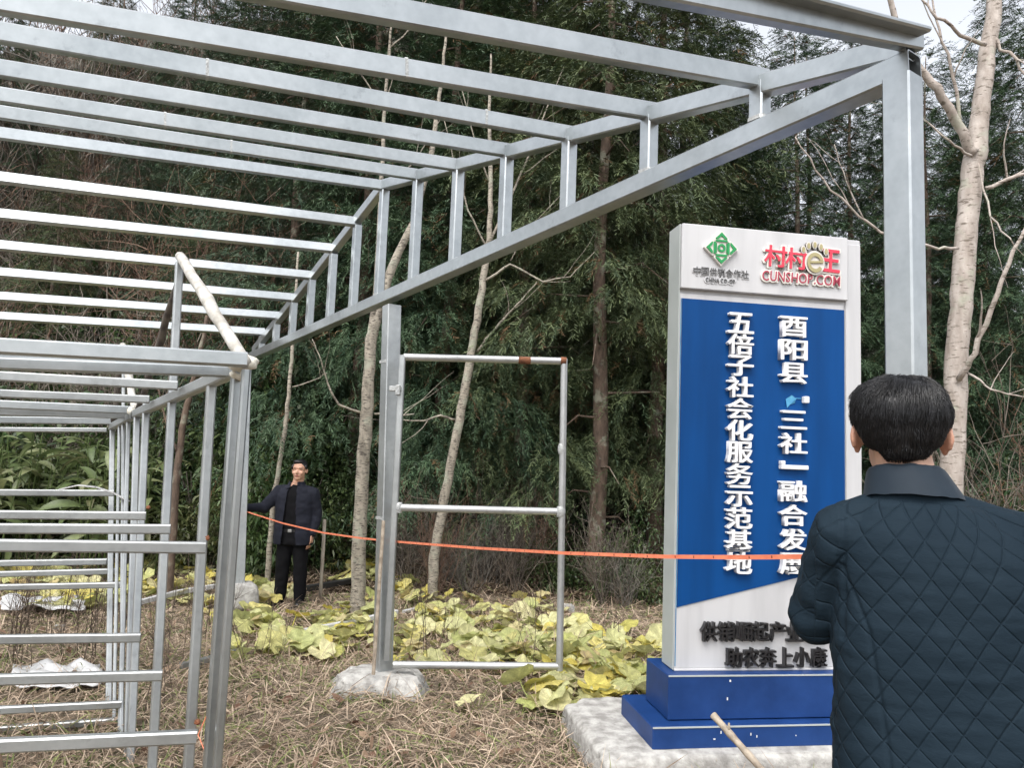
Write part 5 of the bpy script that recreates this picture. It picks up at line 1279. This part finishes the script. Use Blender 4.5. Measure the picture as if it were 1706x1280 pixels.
    # ---- turned-down collar
    n = 64; rings = [(1.556, .104, .096, -.052, .012), (1.570, .099, .091, -.054, .014), (1.594, .090, .083, -.060, .019), (1.616, .081, .076, -.065, .023), (1.622, .077, .072, -.066, .024), (1.617, .073, .070, -.066, .024), (1.56, .070, .068, -.058, .018)]
    Vc = []; Fc = []
    for z_, a, b, cx, cy in rings:
        for j in range(n):
            t = -math.pi * .98 + 1.96 * math.pi * j / (n - 1); tt = t - math.pi / 2          # gap at the front (+y)
            drop = .035 * (0.5 - 0.5 * math.cos(t)) ** 1.2
            Vc.append((cx + a * math.cos(tt), cy + b * math.sin(tt), z_ - drop + .003 * mnoise.noise(Vector((math.cos(tt) * 4, math.sin(tt) * 4, z_ * 30)))))
    for i in range(len(rings) - 1):
        for j in range(n - 1): a = i * n + j; Fc.append((a, a + 1, a + n + 1, a + n))
    me = bpy.data.meshes.new('collar'); me.from_pydata(Vc, [], Fc); me.update(); me.materials.append(M['collar']); me.polygons.foreach_set('use_smooth', [True] * len(Fc))
    obj('collar', me, jk)
    # ---- trousers, shoes
    mb = MB(); loft(mb, [(.78, .19, .135, 0, 0), (.9, .195, .135, 0, 0), (1.0, .18, .125, 0, 0)])
    for s in (-1, 1): capsule(mb, (s * .09, 0, .84), (s * .105, .01, .48), .105, .085); capsule(mb, (s * .105, .01, .48), (s * .11, -.005, .13), .085, .075)
    V, N, F = fuse(mb, .014, 5); V = V + N * (.006 * vnoise(V, (12, 12, 18)))[:, None]; obj('trousers', np_mesh('trousers', V, F, M['black_cloth'], smooth=True), e)
    shoe('shoe', -.115, .03, -.15, e, 1); shoe('shoe', .115, .03, .15, e, 1)
near_man()

# ---------------------------------------------------------------- man by the far post, facing the viewer
def far_man():
    b0 = at(481, 1016, 8.62); base = Vector((b0.x, 8.62, gz(b0.x, 8.62)))
    e = empty('person', base, 'man in dark jacket and black trousers holding the tape at the far post', 'person')
    H0 = at(492, 770, 8.62).z - base.z; k = H0 / 1.665; e.scale = (k * 1.07, k, k); e.rotation_euler = (0, 0, R(-3))
    mb = MB(); HC = Vector((.03, -.03, 1.575))
    ellip(mb, HC + Vector((0, .012, .03)), (.074, .092, .088)); ellip(mb, HC + Vector((0, -.018, -.045)), (.062, .070, .078)); ellip(mb, HC + Vector((0, -.05, -.098)), (.034, .03, .022))
    ellip(mb, HC + Vector((0, -.091, -.022)), (.012, .018, .022)); ellip(mb, HC + Vector((0, -.098, -.034)), (.017, .013, .011))
    ellip(mb, HC + Vector((0, -.066, .024)), (.05, .018, .016)); ellip(mb, HC + Vector((0, -.076, -.070)), (.026, .014, .010))
    for s in (-1, 1):
        ellip(mb, HC + Vector((s * .038, -.066, -.035)), (.024, .018, .022)); ellip(mb, HC + Vector((s * .077, .012, -.012)), (.010, .020, .032), Matrix.Rotation(R(-22) * s, 3, 'Z'))
    capsule(mb, (.005, .0, 1.36), HC + Vector((0, .012, -.06)), .062, .058, 16)
    loft(mb, [(.80, .15, .10, 0, 0), (.95, .155, .10, 0, 0), (1.15, .165, .10, 0, 0), (1.3, .165, .09, 0, 0), (1.38, .10, .07, 0, 0), (1.42, .06, .055, 0, 0)])
    sl, el, wl = Vector((-.19, .0, 1.325)), Vector((-.325, -.08, 1.115)), Vector((-.455, -.24, 1.125))
    sr, er, wr = Vector((.195, .0, 1.315)), Vector((.24, .02, 1.05)), Vector((.215, -.03, .83))
    for a, b, c in ((sl, el, wl), (sr, er, wr)): capsule(mb, a, b, .046, .038); capsule(mb, b, c, .037, .026)
    hand(mb, wl, (-.45, -.35, .02), (-.2, .1, 1), 1, .75); hand(mb, wr, (-.05, -.08, -1), (1, -.15, 0), -1, .28)
    for s in (-1, 1):
        capsule(mb, (s * .085, 0, .84), (s * .095, .0, .46), .075, .052); capsule(mb, (s * .095, 0, .46), (s * .10, .01, .10), .05, .036); capsule(mb, (s * .10, .0, .07), (s * .112, -.06, .05), .032, .025)
    V, N, F = fuse(mb, .006, 3)
    col = np.tile(SK * np.array([1.18, 1.14, 1.14]), (len(V), 1)); hc = np.array(HC); P = V - hc
    def paint(c, r, colr, front=True):
        q = ((P - np.array(c)) / np.array(r)); m_ = (q ** 2).sum(1) < 1; col[m_] = colr
    for s in (-1, 1):
        paint((s * .033, -.085, .000), (.012, .03, .0045), (.05, .03, .024)); paint((s * .035, -.085, .022), (.018, .04, .0045), (.07, .04, .03))
    paint((0, -.09, -.071), (.026, .04, .0065), (.32, .10, .085)); paint((0, -.1, -.042), (.014, .03, .004), (.26, .12, .08))
    obj('body', np_mesh('body', V, F, M['skin'], col, smooth=True), e)
    mb = MB(); ellip(mb, HC + Vector((0, .024, .050)), (.081, .094, .074)); ellip(mb, HC + Vector((-.008, -.035, .092)), (.060, .045, .026)); ellip(mb, HC + Vector((0, .06, -.01)), (.07, .05, .06))
    for s in (-1, 1): ellip(mb, HC + Vector((s * .078, -.012, .03)), (.009, .026, .030))
    V, N, F = fuse(mb, .006, 4); V = V + N * (.004 * vnoise(V, (26, 26, 20)))[:, None]; obj('hair', np_mesh('hair', V, F, M['hair'], smooth=True), e)
    # shirt, then the open jacket over it
    mb = MB(); loft(mb, [(.78, .172, .115, 0, 0), (.95, .178, .118, 0, 0), (1.15, .185, .12, 0, 0), (1.28, .185, .112, 0, 0), (1.35, .12, .085, 0, 0), (1.39, .072, .068, .005, 0), (1.405, .066, .064, .008, -.004)])
    V, N, F = fuse(mb, .012, 5); V = V + N * (.004 * vnoise(V, (14, 14, 20)))[:, None]; obj('shirt', np_mesh('shirt', V, F, M['black_cloth'], smooth=True), e)
    mb = MB(); loft(mb, [(.70, .215, .15, 0, 0), (.78, .222, .155, 0, 0), (.95, .215, .15, 0, 0), (1.15, .218, .145, 0, 0), (1.27, .215, .132, 0, 0), (1.34, .18, .11, 0, .0), (1.385, .11, .085, 0, .0), (1.42, .082, .076, .004, 0), (1.435, .078, .072, .006, 0)], 48)
    for s, (a, b, c) in ((-1, (sl, el, wl)), (1, (sr, er, wr))):
        capsule(mb, a + Vector((-s * .01, 0, -.012)), b, .078, .064, 16); capsule(mb, b, b.lerp(c, .93), .064, .048, 16); capsule(mb, (s * .07, 0, 1.36), a, .045, .066, 14)
    V, N, F = fuse(mb, .008, 7); V = V + N * (.007 * vnoise(V, (7, 7, 12)) + .004 * vnoise(V, (18, 18, 24), 3))[:, None]
    open_w = np.interp(V[:, 2], [.68, .80, 1.0, 1.25, 1.36, 1.45], [.085, .072, .066, .052, .045, .03])
    keep = ~((np.abs(V[:, 0] + .012) < open_w) & (V[:, 1] < -.02) & (V[:, 2] > .60))
    keep &= ~(V[:, 2] < .702)
    V, F, used = cut(V, F, keep)
    jk = obj('jacket', np_mesh('jacket', V, F, M['navy'], smooth=True), e); sol = jk.modifiers.new('thickness', 'SOLIDIFY'); sol.thickness = .007; sol.offset = -1
    for s in (-1, 1):                                          # collar flaps
        cm = MB(); pr = [(s * .072, -.035, 1.440), (s * .088, -.02, 1.425), (s * .085, -.105, 1.345), (s * .040, -.098, 1.372), (s * .050, -.075, 1.425)]
        P5 = [Vector(q) for q in pr]; P6 = [q + Vector((0, .010, -.004)) for q in P5]; cm.add(P5 + P6, [(0, 1, 2, 3, 4), (9, 8, 7, 6, 5)] + [(i, 5 + i, 5 + (i + 1) % 5, (i + 1) % 5) for i in range(5)])
        obj('collar', cm.mesh('collar', M['navy']), jk)
    mb = MB(); loft(mb, [(.70, .168, .118, 0, 0), (.82, .175, .12, 0, 0), (.885, .172, .118, 0, 0)])
    for s in (-1, 1): capsule(mb, (s * .082, 0, .78), (s * .098, -.005, .45), .096, .078); capsule(mb, (s * .098, -.005, .45), (s * .108, .005, .11), .078, .066); capsule(mb, (s * .108, .005, .11), (s * .112, -.01, .075), .066, .055)
    V, N, F = fuse(mb, .010, 5); V = V + N * (.007 * vnoise(V, (12, 12, 16)))[:, None]; tr = obj('trousers', np_mesh('trousers', V, F, M['black_cloth'], smooth=True), e)
    mb = MB()
    pts = [(.176 * math.cos(t), .123 * math.sin(t), .868) for t in np.linspace(0, 6.28319, 25)]
    for a, b in zip(pts[:-1], pts[1:]): mb.prism(rect(.006, .034, 0), a, b, (0, 0, 1))
    bl = obj('belt', mb.mesh('belt', M['shoe']), e); obj('buckle', MB().box((-.005, -.129, .868), (.042, .008, .034), None, .002).mesh('buckle', M['buckle']), bl)
    shoe('shoe', -.108, -.02, -.2, e, -1); shoe('shoe', .108, -.02, .2, e, -1)
far_man()
